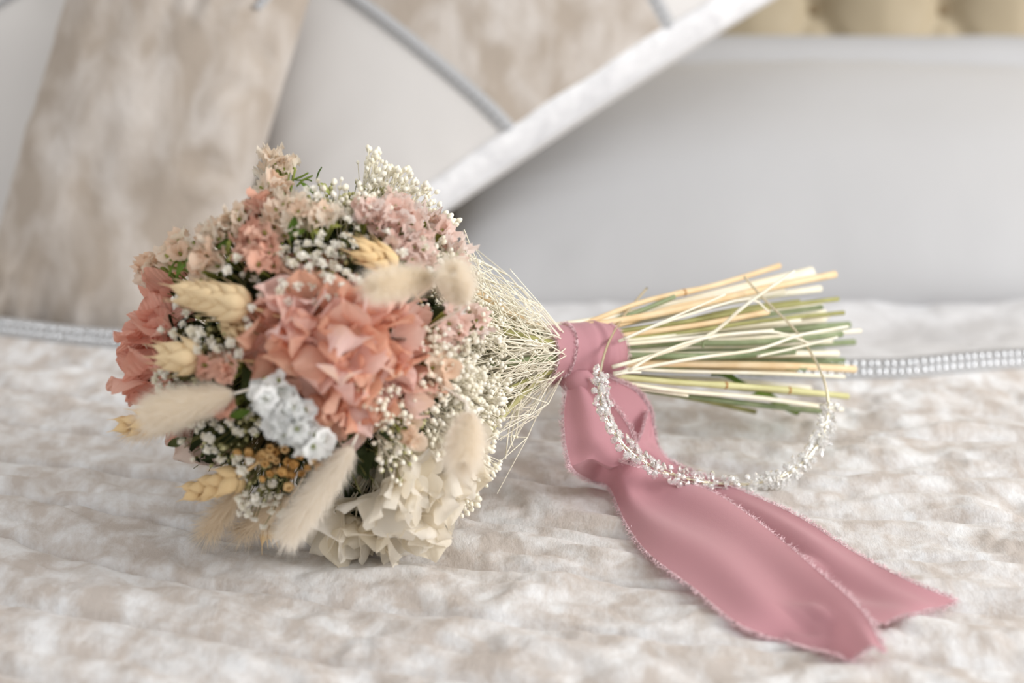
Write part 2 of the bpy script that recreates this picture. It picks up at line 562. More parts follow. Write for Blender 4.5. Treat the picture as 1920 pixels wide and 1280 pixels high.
# ------------------------------------------------------------------ pillows
def cushion_fn(c, ex, ey, hw, hh, T, seed, wr=0.006, pin=0.07, pw=0.42):
    c, ex, ey = np.asarray(c, float), unit(ex), unit(ey)
    n = np.cross(ex, ey)
    def fn(s, t, side=1, off=0.0):
        s = np.asarray(s, float); t = np.asarray(t, float)
        e = np.clip((1 - s * s) * (1 - t * t), 0, 1)
        x = hw * s * (1 - pin * (1 - t * t)); y = hh * t * (1 - pin * (1 - s * s))
        th = T * e ** pw
        ed = np.clip(1 - np.minimum(1 - np.abs(s), 1 - np.abs(t)) / 0.5, 0, 1)
        wv = wr * ed * (1 - ed ** 6) * (noise2(s * 9 + seed, t * 1.6 + seed) * (np.abs(t) > np.abs(s)) + noise2(s * 1.6 + seed, t * 9 + 3 * seed) * (np.abs(t) <= np.abs(s)))
        wv = wv + 0.5 * wr * noise2(s * 2.4 + seed, t * 2.4)
        h = (1 if side > 0 else -0.5) * (th + wv * (e > 0) * np.clip(e * 6, 0, 1) + off)
        return c + x[..., None] * ex + y[..., None] * ey + h[..., None] * n
    return fn


def cushion_mesh(fn, N=56):
    a = np.sin(np.linspace(-PI / 2, PI / 2, N))
    S, Tt = np.meshgrid(a, a)
    mb = MB()
    mb.grid(fn(S, Tt, 1)); mb.grid(fn(S[:, ::-1], Tt[:, ::-1], -1))
    return mb


def patch(fn, sfun, s1fun, t0, t1, off=0.0012, n=50, m=40):
    tt = np.linspace(t0, t1, n)
    rows = []
    for t in tt:
        s0, s1 = sfun(t), s1fun(t)
        ss = np.linspace(s0, s1, m)
        rows.append(fn(ss, np.full(m, t), 1, off))
    P = np.array(rows)
    mb = MB(); mb.grid(P)
    return mb


def bead_strip(fn, sfun, t0, t1, n, parent, size=0.0032):
    """a crystal strip: flat tape and round stones along the line s = sfun(t)"""
    tt = np.linspace(t0, t1, 60)
    rows = []
    for k in (-1, -0.5, 0.5, 1):
        rows.append(np.concatenate([fn(np.array([sfun(t) + k * 0.026]), np.array([t]), 1, 0.0035 - 0.002 * abs(k)) for t in tt]))
    mb = MB(); mb.grid(rows)
    st = obj('crystal_strip', mb, M['trim_base'], parent)
    for k in range(n):
        t = t0 + (t1 - t0) * (k + 0.5) / n
        p = fn(np.array([sfun(t)]), np.array([t]), 1, 0.005)[0]
        obj('stone', stone_me, M['bead'], st, frame(p, (0, -0.8, 0.5), s=size))
    return st


sb = MB()
sb.grid([[(rr * math.cos(2 * PI * j / 8), rr * math.sin(2 * PI * j / 8), zz) for j in range(8)] for rr, zz in ((0.05, -0.8), (1, 0), (0.62, 0.55), (0.02, 0.56))], closed_u=True)
stone_me = sb.mesh('stone', False); stone_me.materials.append(M['bead'])


def lean_axes(roll, lean, yaw=0.0):
    r, L = math.radians(roll), math.radians(lean)
    X_ = np.array([1.0, 0, 0]); U = np.array([0, math.cos(L), math.sin(L)])
    ex = math.cos(r) * X_ + math.sin(r) * U
    ey = -math.sin(r) * X_ + math.cos(r) * U
    y = math.radians(yaw)
    R = np.array([[math.cos(y), -math.sin(y), 0], [math.sin(y), math.cos(y), 0], [0, 0, 1]])
    return R @ ex, R @ ey


# white pillow on the right, with a flat flange
ex, ey = lean_axes(0, 25)
cD = np.array([0.33, 1.52, 0.088])
fD = cushion_fn(cD, ex, ey, 0.40, 0.21, 0.080, 3.3, 0.006, 0.03, 0.46)
pD = tag(obj('pillow', cushion_mesh(fD), M['satin']), 'large plain white pillow with a flat flange in front of the headboard, at right', 'pillow', 'bed pillows')
fr = MB()
nD = np.cross(unit(ex), unit(ey))
rows = []
per = []
for k in range(160):
    a = 2 * PI * k / 160
    c_, s_ = math.cos(a), math.sin(a)
    per.append((math.copysign(abs(c_) ** 0.28, c_), math.copysign(abs(s_) ** 0.28, s_)))
for w_, h_ in ((-0.02, 0.004), (0.0, 0.010), (0.02, 0.022), (0.042, 0.036), (0.043, 0.032), (0.02, 0.016), (-0.02, -0.004)):
    rows.append([cD + ex * s_ * (0.385 + w_) + ey * t_ * (0.200 + w_) + nD * (h_ * max(0.0, t_) + 0.003 * float(noise2(s_ * 4, t_ * 4))) for s_, t_ in per])
rows = [[r_[k % 160] for k in range(4, 77)] for r_ in rows]
fr.grid(rows)
obj('flange', fr, M['satin'], pD)

# white cushion with a velvet band, tipped on its corner
ex, ey = lean_axes(35, 58)
mid = at(1085, 245, 1.43)
hwC, hhC = 0.30, 0.22
cC = mid + ey * hhC
fC = cushion_fn(cC, ex, ey, hwC, hhC, 0.085, 7.7, 0.006, 0.03, 0.42)
pC = tag(obj('pillow', cushion_mesh(fC, 64), M['satin_b']), 'white cushion tipped on its corner, with a beige velvet band between crystal strips', 'pillow', 'bed pillows')
s0C = lambda t: -0.235 - 0.22 * (t + 0.85)
s1C = lambda t: 0.43 + 0.03 * (t + 0.85)
obj('velvet_band', patch(fC, s0C, s1C, -0.93, 0.9), M['cushion_velvet'], pC)
sB = np.linspace(-0.93, 0.985, 160)
rows = []
for f in np.linspace(0, 1, 12):
    tt_ = -0.997 + f * (0.10 + 0.02 * noise2(sB * 4 + 2, sB * 0 + 1))
    rows.append(fC(sB, tt_, 1, 0.0012 + 0.006 * math.sin(PI * f) + 0.001 * math.sin(PI * f) * noise2(sB * 60, sB * 0 + f * 6)))
mb = MB(); mb.grid(rows)
obj('border', mb, M['border_velvet'], pC)
bead_strip(fC, s0C, -0.92, 0.3, 34, pC)
bead_strip(fC, s1C, -0.92, 0.3, 34, pC)

# champagne velvet cushion on the left
ex, ey = lean_axes(-15, 72, -6)
cB = at(270, 290, 1.345)
fB = cushion_fn(cB, ex, ey, 0.112, 0.225, 0.07, 12.1, 0.022, 0.02, 0.36)
pB = tag(obj('pillow', cushion_mesh(fB, 64), M['cushion_velvet']), 'champagne crushed velvet cushion leaning at the left behind the flowers', 'pillow', 'bed pillows')
bead_strip(fB, lambda t: 0.78 + 0.5 * (t - 0.8), 0.70, 0.985, 14, pB)

# pale cushion at the far left
ex, ey = lean_axes(-14, 62, 6)
cA = at(-10, 290, 1.55)
fA = cushion_fn(cA, ex, ey, 0.24, 0.24, 0.07, 21.4, 0.006, 0.03, 0.45)
pA = tag(obj('pillow', cushion_mesh(fA, 56), M['satin_b']), 'plain pale cushion at the far left edge, behind the champagne velvet one', 'pillow', 'bed pillows')
bead_strip(fA, lambda t: -0.35 + 0.75 * (t - 0.3), 0.25, 0.95, 30, pA)

# ================================================================== bouquet
CH = at(600, 668, 0.852)                    # centre of the flower head
RH = 0.106
TIE = at(1078, 662, 0.938)
SEND = at(1580, 640, 1.05)
AX = unit(SEND - TIE)                       # along the stems, away from the flowers
bq = empty('bouquet', (CH[0], CH[1], 0.0))
tag(bq, 'round bouquet of dried flowers lying on the bed, tied with a rose ribbon', 'bouquet')


def onhead(u, v, R=RH):
    d = ray(u, v)
    oc = CAM - CH
    b = np.dot(oc, d); c = np.dot(oc, oc) - R * R
    disc = b * b - c
    t = -b - math.sqrt(disc) if disc > 0 else -b
    p = CAM + d * t
    return p, unit(p - CH)


def pxm(p):
    return np.dot(p - CAM, FWD) / FPX          # metres per pixel at p


def tangent(n, du, dv, out=0.0):
    d = RIGHT * du - UP * dv
    d = d - n * np.dot(d, n) * 0.7
    return unit(unit(d) + n * out)


def disc_pts(n, k):
    out = []
    for i in range(k):
        r = math.sqrt((i + 0.5) / k); a = i * 2.39996 + random.uniform(-.3, .3)
        out.append((r * math.cos(a), r * math.sin(a)))
    return out


def basis(n):
    e1 = unit(RIGHT - n * np.dot(RIGHT, n)); e2 = np.cross(n, e1)
    return e1, e2


# --- petal meshes (unit length along +y, face up +z)
def petal_mesh(name, w, cup, curl, wav, seed, nu=8, nv=8):
    r_ = random.Random(seed)
    ph, ph2 = r_.uniform(0, 6), r_.uniform(0, 6)
    P = np.zeros((nv + 1, nu + 1, 3))
    for i in range(nv + 1):
        t = i / nv
        ww = w * (math.sin(PI * min(1, t * 0.93 + 0.03) ** 0.95) ** 0.62) * (0.35 + 0.65 * min(1, t * 1.7))
        for j in range(nu + 1):
            s_ = 2 * j / nu - 1
            ed = abs(s_) ** 1.5
            x = ww * 0.5 * s_
            y = t + 0.06 * math.cos(s_ * 2.2 + ph) * t - 0.10 * s_ * s_ * t
            z = cup * ed * t * 0.5 + curl * t * t + wav * math.sin(s_ * 4.5 + ph + 2.5 * t) * t * 0.5 + wav * 0.6 * math.sin(t * 6 + ph2) * t
            P[i, j] = (x, y, z)
    mb = MB(); mb.grid(P)
    return mb.mesh(name)


pet = [petal_mesh('petal', random.uniform(0.85, 1.15), random.uniform(-0.2, 0.7), random.uniform(-0.4, 0.4), random.uniform(0.08, 0.26), k) for k in range(12)]


big = [petal_mesh('petal', random.uniform(1.05, 1.35), random.uniform(-0.1, 0.5), random.uniform(-0.35, 0.35), random.uniform(0.06, 0.16), k + 50) for k in range(8)]


def floret4(p, n, size, mat, parent, tilt=(0.1, 0.9), np_=4, pool=None):
    """one hydrangea floret: petals round a centre, each an object"""
    e1, e2 = basis(n)
    a0 = random.uniform(0, 2 * PI)
    base_t = random.uniform(*tilt)
    for k in range(np_):
        a = a0 + 2 * PI * k / np_ + random.uniform(-.25, .25)
        rad = e1 * math.cos(a) + e2 * math.sin(a)
        tl = base_t + random.uniform(-.35, .35)
        y = unit(rad * math.cos(tl) + n * math.sin(tl))
        x = unit(np.cross(y, n) + 0.25 * np.array([random.uniform(-1, 1) for _ in range(3)]))
        x = unit(x - y * np.dot(x, y)); z = np.cross(x, y)
        s_ = size * random.uniform(0.85, 1.2)
        m = Matrix.Identity(4)
        for i in range(3):
            m[i][0], m[i][1], m[i][2], m[i][3] = x[i] * s_, y[i] * s_, z[i] * s_, p[i]
        obj('petal', random.choice(pool or pet), mat, parent, m)


def hydrangea(name, u, v, a_, b_, rot, nfl, size, mat, label, bulge=0.028, R=RH - 0.02, tilt=(0.1, 0.9), nn=None, core=None, hang=None):
    p, n = onhead(u, v, R)
    if nn is not None:
        n = unit(nn)
    e1, e2 = basis(n)
    ca, sa = math.cos(rot), math.sin(rot)
    cmb = MB()
    h = obj(name, MB().mesh(name), core or M['thread'], bq)
    fl_ = []
    for (dx, dy) in disc_pts(n, nfl):
        ex_, ey_ = dx * a_, dy * b_
        q = p + e1 * (ex_ * ca - ey_ * sa) + e2 * (ex_ * sa + ey_ * ca)
        r2 = dx * dx + dy * dy
        # keep to the round head
        q = CH + unit(q - CH) * R if nn is None else q
        q = q + n * bulge * (1 - r2) + unit(q - CH) * random.uniform(-.006, .004)
        nf = unit(n * (1.0 - 0.45 * r2) + 0.9 * (e1 * (dx * ca - dy * sa) + e2 * (dx * sa + dy * ca)) * math.sqrt(r2) + 0.35 * np.array([random.gauss(0, 1) for _ in range(3)]))
        q[2] = max(q[2], 0.022)
        fl_.append((q, nf))
    for q, nf in fl_:
        cmb.tube([p - n * 0.03, q - nf * 0.010, q], [0.0011, 0.0008, 0.0006], 4)
    h.data = cmb.mesh(name)
    h.data.materials.append(core or M['thread'])
    h['label'] = label
    for q, nf in fl_:
        floret4(q, nf, size, mat, h, tilt, pool=big if mat == M['cream_petal'] else None)
    return h


# --- dark leafy filling, too dense to count
def leaf_grid(L, W, bend, seed, n=6, m=4):
    r_ = random.Random(seed); ph = r_.uniform(0, 6)
    P = np.zeros((n + 1, m + 1, 3))
    for i in range(n + 1):
        t = i / n
        ww = W * math.sin(PI * (t * 0.96 + 0.02)) ** 0.8
        for j in range(m + 1):
            s_ = 2 * j / m - 1
            P[i, j] = (ww * 0.5 * s_, t * L, bend * t * t * L + 0.18 * W * abs(s_) + 0.05 * L * math.sin(5 * t + ph))
    return P


def xform(P, m):
    A = np.array([list(r) for r in m])
    return P @ A[:3, :3].T + A[:3, 3]


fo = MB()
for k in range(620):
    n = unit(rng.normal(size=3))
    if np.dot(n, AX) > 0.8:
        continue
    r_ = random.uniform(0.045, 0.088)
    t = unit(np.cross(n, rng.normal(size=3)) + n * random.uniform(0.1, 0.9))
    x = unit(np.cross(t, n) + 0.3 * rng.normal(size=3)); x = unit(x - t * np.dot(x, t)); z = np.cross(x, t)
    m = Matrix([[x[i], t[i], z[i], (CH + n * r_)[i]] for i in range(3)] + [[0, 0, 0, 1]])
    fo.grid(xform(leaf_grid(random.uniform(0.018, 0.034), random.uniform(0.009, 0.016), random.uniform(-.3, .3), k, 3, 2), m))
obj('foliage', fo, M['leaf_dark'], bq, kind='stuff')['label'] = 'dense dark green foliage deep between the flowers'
fo = MB()
for k in range(900):                                # fine dry twigs between the flowers
    n = unit(rng.normal(size=3))
    if np.dot(n, AX) > 0.85:
        continue
    a = CH + n * 0.05
    b = CH + unit(n + 0.25 * rng.normal(size=3)) * random.uniform(0.085, 0.108)
    mid_ = (a + b) / 2 + rng.normal(size=3) * 0.004
    fo.tube([a, mid_, b], [0.0006, 0.0005, 0.0003], 3, False)
obj('twigs', fo, M['thread_g'], bq, kind='stuff')

# --- hydrangeas
hydrangea('hydrangea', 628, 650, 0.053, 0.037, math.radians(-18), 40, 0.0245, M['coral'], 'large coral pink hydrangea head in the middle', 0.026, RH - 0.022, (0.25, 1.15))
hydrangea('hydrangea', 285, 660, 0.044, 0.022, math.radians(85), 15, 0.0235, M['coral_side'], 'coral hydrangea at the outer left edge, seen from the side', 0.012, RH - 0.012, (0.0, 0.7))
hydrangea('hydrangea', 755, 935, 0.058, 0.041, math.radians(8), 46, 0.0275, M['cream_petal'], 'cream white hydrangea head at the bottom', 0.020, RH - 0.010, (0.1, 0.95))
hydrangea('hydrangea', 330, 840, 0.020, 0.014, 0.3, 6, 0.017, M['blush_petal'], 'pale blush hydrangea at the lower left', 0.008, RH - 0.02, (0.1, 0.8))
hydrangea('hydrangea', 640, 770, 0.014, 0.010, 0.2, 4, 0.018, M['coral'], 'small tuft of coral petals under the large head', 0.014, RH - 0.016, (0.3, 1.0))

# --- statice: papery funnels
def funnel_mesh(seed, lobes=5, nz=4):
    r_ = random.Random(seed); ph = r_.uniform(0, 6)
    P = np.zeros((nz + 1, lobes * 4, 3))
    for i in range(nz + 1):
        t = i / nz
        for j in range(lobes * 4):
            a = 2 * PI * j / (lobes * 4)
            ruf = math.cos(lobes * a + ph) + 0.6 * math.cos((2 * lobes - 3) * a + 2 * ph)
            r = 0.12 + 0.78 * t ** 1.25 * (1 + 0.10 * ruf)
            z = t ** 0.75 * 1.0 + 0.28 * t * t * math.sin(2 * a + ph) + 0.22 * t * t * math.sin(lobes * a * 2 + ph * 2) - 0.25 * t ** 5
            P[i, j] = (r * math.cos(a + 0.2 * t), r * math.sin(a + 0.2 * t), z)
    mb = MB(); mb.grid(P, closed_u=True)
    return mb.mesh('papery_bloom')


fun = [funnel_mesh(k, 5 + (k % 2)) for k in range(6)]


def statice(u, v, sp, cnt, mat, label=None, R=RH, size=0.0066, out=0.006, name='statice'):
    p, n = onhead(u, v, R)
    k_ = pxm(p)
    e1, e2 = basis(n)
    cmb = MB()
    h = obj(name, MB().mesh(name), M['calyx'], bq)
    if label:
        h['label'] = label
    root = p - n * 0.030
    spots = []
    for dx, dy in disc_pts(n, cnt):
        q = p + (e1 * dx + e2 * dy) * sp * k_ + n * (out * (1 - dx * dx - dy * dy) + random.uniform(-.005, .004))
        nf = unit(q - root + 0.012 * np.array([random.gauss(0, 1) for _ in range(3)]))
        spots.append((q, nf))
        cmb.tube([root, (root + q) / 2 + nf * 0.001, q - nf * 0.004, q + nf * 0.0012], [0.0008, 0.0006, 0.0012, 0.0008], 5, False)
    h.data = cmb.mesh(name); h.data.materials.append(M['calyx'])
    for q, nf in spots:
        s_ = size * random.uniform(0.8, 1.2)
        obj('papery_bloom', random.choice(fun), mat, h, frame(q - nf * 0.0035, nf, s=s_, roll=random.uniform(0, 6), sz=s_ * random.uniform(1.0, 1.5)))
    return h


SP, SC, SK, SW = M['statice_peach'], M['statice_coral'], M['statice_pink'], M['statice_white']
R1 = RH + 0.004
for a in [(523, 318, 30, 15, SP, 'peach papery flower spray, topmost of the bouquet'), (512, 362, 26, 9, SP, None), (486, 398, 24, 9, SC, None),
          (545, 408, 46, 16, SP, 'peach papery flowers near the top'), (600, 412, 32, 9, SP, None), (442, 425, 34, 13, SP, None), (405, 452, 32, 10, SP, None),
          (338, 474, 36, 15, SP, 'peach papery flowers sticking out at the upper left'), (293, 508, 30, 11, SP, None), (392, 498, 34, 10, SP, None),
          (478, 462, 38, 15, SC, 'rose papery flowers'), (496, 495, 26, 7, SC, None), (700, 415, 38, 15, SK, None), (752, 402, 46, 16, SK, 'pink papery flowers at the upper right'),
          (818, 432, 34, 12, SK, None), (765, 462, 52, 22, SK, None), (848, 476, 20, 7, SK, None), (848, 610, 38, 13, SK, 'pale pink papery flowers near the neck'), (892, 606, 26, 8, SK, None),
          (396, 684, 18, 5, SC, None), (434, 694, 14, 4, SC, None), (428, 760, 15, 5, SC, None), (820, 690, 24, 6, SP, None), (760, 812, 20, 4, SP, None)]:
    statice(a[0], a[1], a[2], a[3], a[4], a[5], R1)
for a in [(506, 735, 26, 12), (545, 782, 38, 20), (584, 820, 26, 11)]:
    statice(a[0], a[1], a[2], a[3], SW, 'white ruffled papery flowers', RH + 0.013, 0.0066, 0.012)
# far side of the head, seen only from beside
for k in range(9):
    a = 2 * PI * k / 9
    n = unit(np.array([0.35 * math.cos(a) - 0.2, 0.85, 0.15 + 0.7 * math.sin(a)]))
    p = CH + n * RH
    if p[2] < 0.03:
        continue
    cmb = MB(); root = p - n * 0.03
    h = obj('statice', MB().mesh('statice'), M['calyx'], bq)
    e1, e2 = basis(n)
    sp_ = []
    for dx, dy in disc_pts(n, 10):
        q = p + (e1 * dx + e2 * dy) * 0.02 + n * random.uniform(-.004, .006)
        cmb.tube([root, q], [0.0008, 0.0009], 4, False); sp_.append((q, unit(q - root)))
    h.data = cmb.mesh('statice'); h.data.materials.append(M['calyx'])
    for q, nf in sp_:
        obj('papery_bloom', random.choice(fun), SP if k % 2 else SW, h, frame(q - nf * 0.0035, nf, s=0.0056, roll=random.uniform(0, 6)))

# --- baby's breath
def tuft_mesh(seed):
    r_ = random.Random(seed)
    mb = MB()
    for k in range(11):
        el = 0.15 + 1.25 * (k / 11)
        a = k * 2.4 + r_.uniform(-.3, .3)
        d = np.array([math.cos(a) * math.cos(el), math.sin(a) * math.cos(el), math.sin(el)])
        sd = unit(np.cross(d, [0.1, 0.2, 1.0])); up_ = np.cross(sd, d)
        L = r_.uniform(0.8, 1.1)
        P = [[d * 0.1 - sd * 0.1, d * 0.1 + sd * 0.1], [d * L * 0.65 - sd * 0.32 + up_ * 0.1, d * L * 0.65 + sd * 0.32 + up_ * 0.1], [d * L - sd * 0.2 + up_ * 0.02, d * L + sd * 0.2 - up_ * 0.05]]
        mb.grid(P)
    return mb.mesh('floret')


tuf = [tuft_mesh(k) for k in range(5)]
bud_dirs = []
_b = MB()
_ring = [[(rr * math.cos(2 * PI * j / 6), rr * math.sin(2 * PI * j / 6), zz) for j in range(6)] for rr, zz in ((0.15, -1), (0.85, -0.45), (1, 0.15), (0.6, 0.8), (0.1, 1.05))]
BUDV = np.array(_ring).reshape(-1, 3)
BUDF = [(i * 6 + j, i * 6 + (j + 1) % 6, (i + 1) * 6 + (j + 1) % 6, (i + 1) * 6 + j) for i in range(4) for j in range(6)]


def babys_breath(u, v, sp, cnt, kind='white', R=RH, depth=0.010, size=None, tm=None):
    p, n = onhead(u, v, R)
    k_ = pxm(p); e1, e2 = basis(n)
    cmb = MB()
    h = obj('babys_breath', MB().mesh('babys_breath'), None, bq)
    root = p - n * 0.045
    hubs = []
    for dx, dy in disc_pts(n, max(3, cnt // 7)):
        hp_ = p + (e1 * dx + e2 * dy) * sp * k_ * 0.7 - n * 0.016
        hubs.append(hp_)
        cmb.tube([root, (root + hp_) / 2 + rng.normal(size=3) * 0.002, hp_], [0.0006, 0.0005, 0.00045], 3, False)
    bud = MB()
    fl_ = []
    for dx, dy in disc_pts(n, cnt):
        q = p + (e1 * dx + e2 * dy) * sp * k_ * random.uniform(0.85, 1.15) + n * random.uniform(-depth, depth * 0.8)
        hb_ = min(hubs, key=lambda c: np.linalg.norm(c - q))
        nf = unit(q - hb_ + rng.normal(size=3) * 0.003)
        cmb.tube([hb_, (hb_ + q) / 2 + rng.normal(size=3) * 0.001, q], [0.0004, 0.00032, 0.0003], 3, False)
        fl_.append((q, nf))
    h.data = cmb.mesh('babys_breath')
    h.data.materials.append(tm or (M['thread_g'] if kind != 'cream' else M['thread']))
    if kind == 'white':
        for q, nf in fl_:
            s_ = (size or 0.0034) * random.uniform(0.75, 1.2)
            obj('floret', random.choice(tuf), M['bb_white'], h, frame(q, nf, s=s_, roll=random.uniform(0, 6)))
    else:
        for q, nf in fl_:
            s_ = (size or 0.0017) * random.uniform(0.6, 1.25)
            bud.add(xform(BUDV, frame(q, nf, s=s_, sz=s_ * 1.2)), BUDF)
        obj('buds', bud, M['bb_cream'] if kind == 'cream' else M['bb_olive'], h, kind='stuff')
    return h


W_ = 'white'
for a in [(585, 478, 52, 24), (630, 540, 46, 14), (560, 525, 30, 8), (345, 632, 42, 12), (400, 648, 34, 11), (312, 716, 26, 12), (445, 508, 24, 6), (480, 930, 42, 18), (500, 955, 26, 6), (385, 832, 38, 12),
          (445, 800, 36, 9), (515, 552, 34, 6), (605, 395, 36, 10), (655, 445, 34, 9), (570, 372, 32, 9), (365, 795, 24, 5), (400, 570, 22, 4), (455, 868, 24, 5), (690, 540, 30, 6), (620, 470, 30, 5), (800, 468, 46, 13), (728, 470, 34, 8), (846, 520, 28, 7), (860, 650, 40, 9), (335, 560, 22, 4), (520, 470, 24, 5), (700, 365, 40, 9), (430, 655, 26, 6), (470, 600, 20, 4)]:
    babys_breath(*a, kind=W_, R=RH + 0.006)
for a in [(718, 325, 46, 60), (770, 352, 48, 62), (650, 372, 44, 44), (822, 405, 36, 40), (690, 390, 40, 40), (838, 480, 36, 34), (845, 665, 58, 90), (885, 725, 52, 90), (805, 735, 48, 60), (855, 800, 56, 70),
          (915, 800, 40, 80), (905, 880, 36, 70), (735, 765, 46, 44), (695, 735, 34, 26), (745, 845, 44, 34), (868, 940, 28, 30), (930, 740, 32, 60), (800, 640, 30, 26), (700, 300, 16, 14)]:
    babys_breath(*a, kind='cream', R=RH + 0.004)
for a in [(640, 385, 34, 40), (700, 370, 44, 40), (600, 365, 30, 24), (480, 900, 40, 40), (420, 840, 40, 30), (590, 500, 50, 36), (640, 500, 40, 26), (400, 620, 40, 30), (470, 780, 30, 20), (760, 780, 60, 26), (740, 860, 40, 20), (360, 690, 30, 16)]:
    babys_breath(*a, kind='olive', R=RH - 0.006, size=0.0014)

# --- wheat ears
def husk_mesh():
    mb = MB()
    ring = []
    for t, r in ((0, 0.08), (0.12, 0.24), (0.32, 0.34), (0.55, 0.30), (0.75, 0.17), (0.9, 0.07), (1.0, 0.03), (1.45, 0.008)):
        ring.append([(r * 0.95 * math.cos(2 * PI * j / 6), r * 0.62 * math.sin(2 * PI * j / 6) + 0.10 * math.sin(t * 2.2), t) for j in range(6)])
    mb.grid(ring, closed_u=True)
    return mb.mesh('husk')


husk = husk_mesh()


def wheat(u0, v0, u1, v1, out0=0.0, out1=0.0, rows_=9, size=0.0135, mat='wheat', label=None, R=RH + 0.004):
    """ear from its foot at (u0, v0) to its tip at (u1, v1)"""
    a, na = onhead(u0, v0, R + out0); b, nb = onhead(u1, v1, R + out1)
    d = unit(b - a); L = np.linalg.norm(b - a)
    n = unit(na - d * np.dot(na, d)); sd = np.cross(d, n)
    mb = MB(); mb.tube([a - d * 0.03 - n * 0.02, a, b - d * 0.008], [0.0009, 0.0012, 0.0006], 5)
    h = obj('wheat_ear', mb, M[mat], bq)
    if label:
        h['label'] = label
    for i in range(rows_):
        t = i / (rows_ - 1)
        c = a + d * (L - size) * t
        for k in range(3 if i % 2 else 4):
            an = (k / (3 if i % 2 else 4)) * 2 * PI + (0.5 if i % 2 else 0) + random.uniform(-.15, .15)
            side = sd * math.cos(an) + n * math.sin(an)
            dr = unit(d + side * (0.52 - 0.27 * t) + 0.04 * rng.normal(size=3))
            s_ = size * random.uniform(0.9, 1.1) * (1 - 0.18 * t)
            obj('husk', husk, M[mat], h, frame(c + side * 0.0015, dr, x=np.cross(side, dr), s=s_))
    return h


wheat(466, 574, 318, 541, 0.004, 0.012, 9, 0.0185, label='wheat ear lying along the left side, husks pointing left')
wheat(372, 672, 285, 664, 0.006, 0.012, 4, 0.0175, label='short wheat ear at the left edge')
wheat(742, 500, 652, 458, 0.004, 0.012, 5, 0.0160, 'wheat_gold', 'golden wheat ear in the upper middle')
wheat(448, 893, 348, 928, 0.0, 0.010, 5, 0.0155, 'wheat_gold', 'wheat ear at the lower left')
wheat(505, 985, 515, 1022, 0.0, 0.006, 2, 0.0115, 'wheat_gold', 'wheat tip poking out under a bunny tail')
wheat(285, 788, 215, 802, 0.002, 0.006, 3, 0.013, 'wheat_gold', 'wheat tip at the far left')
wheat(425, 600, 470, 640, -0.01, -0.006, 4, 0.013, 'wheat')

# --- bunny tails
def bunny(u0, v0, u1, v1, rad, o0=0.0, o1=0.0, nst=1500, mat='fur', fl=0.0110, label=None, R=RH + 0.006, name='bunny_tail', core=True):
    a, na = onhead(u0, v0, R + o0); b, nb = onhead(u1, v1, R + o1)
    d = unit(b - a); L = np.linalg.norm(b - a)
    n = unit(np.cross(d, [0.2, 0.3, 1.0])); sd = np.cross(d, n)
    mb = MB(); ring = []
    for i in range(11):
        t = i / 10
        r = rad * (math.sin(PI * (0.05 + 0.91 * t)) ** 0.6) * (0.72 + 0.42 * t) * (0.58 if core else 0.35)
        r = r * (0.02 if i in (0, 10) else 1)
        ring.append([a + d * L * t + (n * math.cos(2 * PI * j / 10) + sd * math.sin(2 * PI * j / 10)) * r for j in range(10)])
    mb.grid(ring, closed_u=True)
    mb.tube([a - d * 0.02 - na * (0.02 + max(o0, 0)), a - d * 0.008 - na * 0.004, a], 0.0008, 5)
    h = obj(name, mb, M['fur_core'] if mat == 'fur' else M[mat], bq)
    if label:
        h['label'] = label
    fb = MB()
    vs, fs = [], []
    for k in range(nst):
        t = random.random() ** 0.9
        an = random.uniform(0, 2 * PI)
        side = n * math.cos(an) + sd * math.sin(an)
        r = rad * (math.sin(PI * (0.05 + 0.91 * t)) ** 0.6) * (0.72 + 0.42 * t) * (0.56 if core else 0.3)
        p0 = a + d * L * t + side * r
        dr = unit(side * random.uniform(0.35, 1.15) + d * random.uniform(0.6, 1.3) + 0.15 * rng.normal(size=3))
        l_ = fl * random.uniform(0.5, 1.45)
        p1 = p0 + dr * l_ * 0.5; p2 = p1 + unit(dr + d * 0.35 + 0.1 * rng.normal(size=3)) * l_ * 0.5
        w = unit(np.cross(dr, rng.normal(size=3))) * 0.00010
        i0 = len(vs)
        vs += [p0 - w, p0 + w, p1 - w * 0.8, p1 + w * 0.8, p2]
        fs += [(i0, i0 + 1, i0 + 3, i0 + 2), (i0 + 2, i0 + 3, i0 + 4)]
    fb.add(vs, fs)
    obj('fur', fb, M[mat], h, kind='stuff')
    return h


bunny(438, 738, 282, 775, 0.0118, 0.006, 0.016, 6500, label='fluffy cream bunny tail pointing left')
bunny(660, 836, 536, 1006, 0.0098, 0.004, 0.016, 6500, label='long cream bunny tail pointing down')
bunny(812, 520, 704, 538, 0.0080, 0.048, 0.066, 4500, label='soft cream bunny tail nearest the camera, above the coral head')
bunny(866, 566, 850, 512, 0.0095, 0.045, 0.070, 4500, label='round cream bunny tail at the upper right')
bunny(880, 775, 868, 868, 0.0105, 0.040, 0.066, 5000, label='cream bunny tail over the cream flowers on the right')
bunny(360, 780, 245, 806, 0.0085, -0.012, -0.004, 3000, 'fur', 0.010, label='bunny tail tucked behind at the left')
bunny(465, 905, 385, 1000, 0.0075, 0.0, 0.0, 1500, 'fur_tan', 0.013, 'feathery tan grass plume touching the bed at the lower left', RH - 0.004, 'grass_plume')
bunny(545, 930, 450, 1000, 0.0075, 0.0, 0.002, 1500, 'fur_tan', 0.012, 'feathery tan grass plume beside the long bunny tail', RH - 0.004, 'grass_plume')

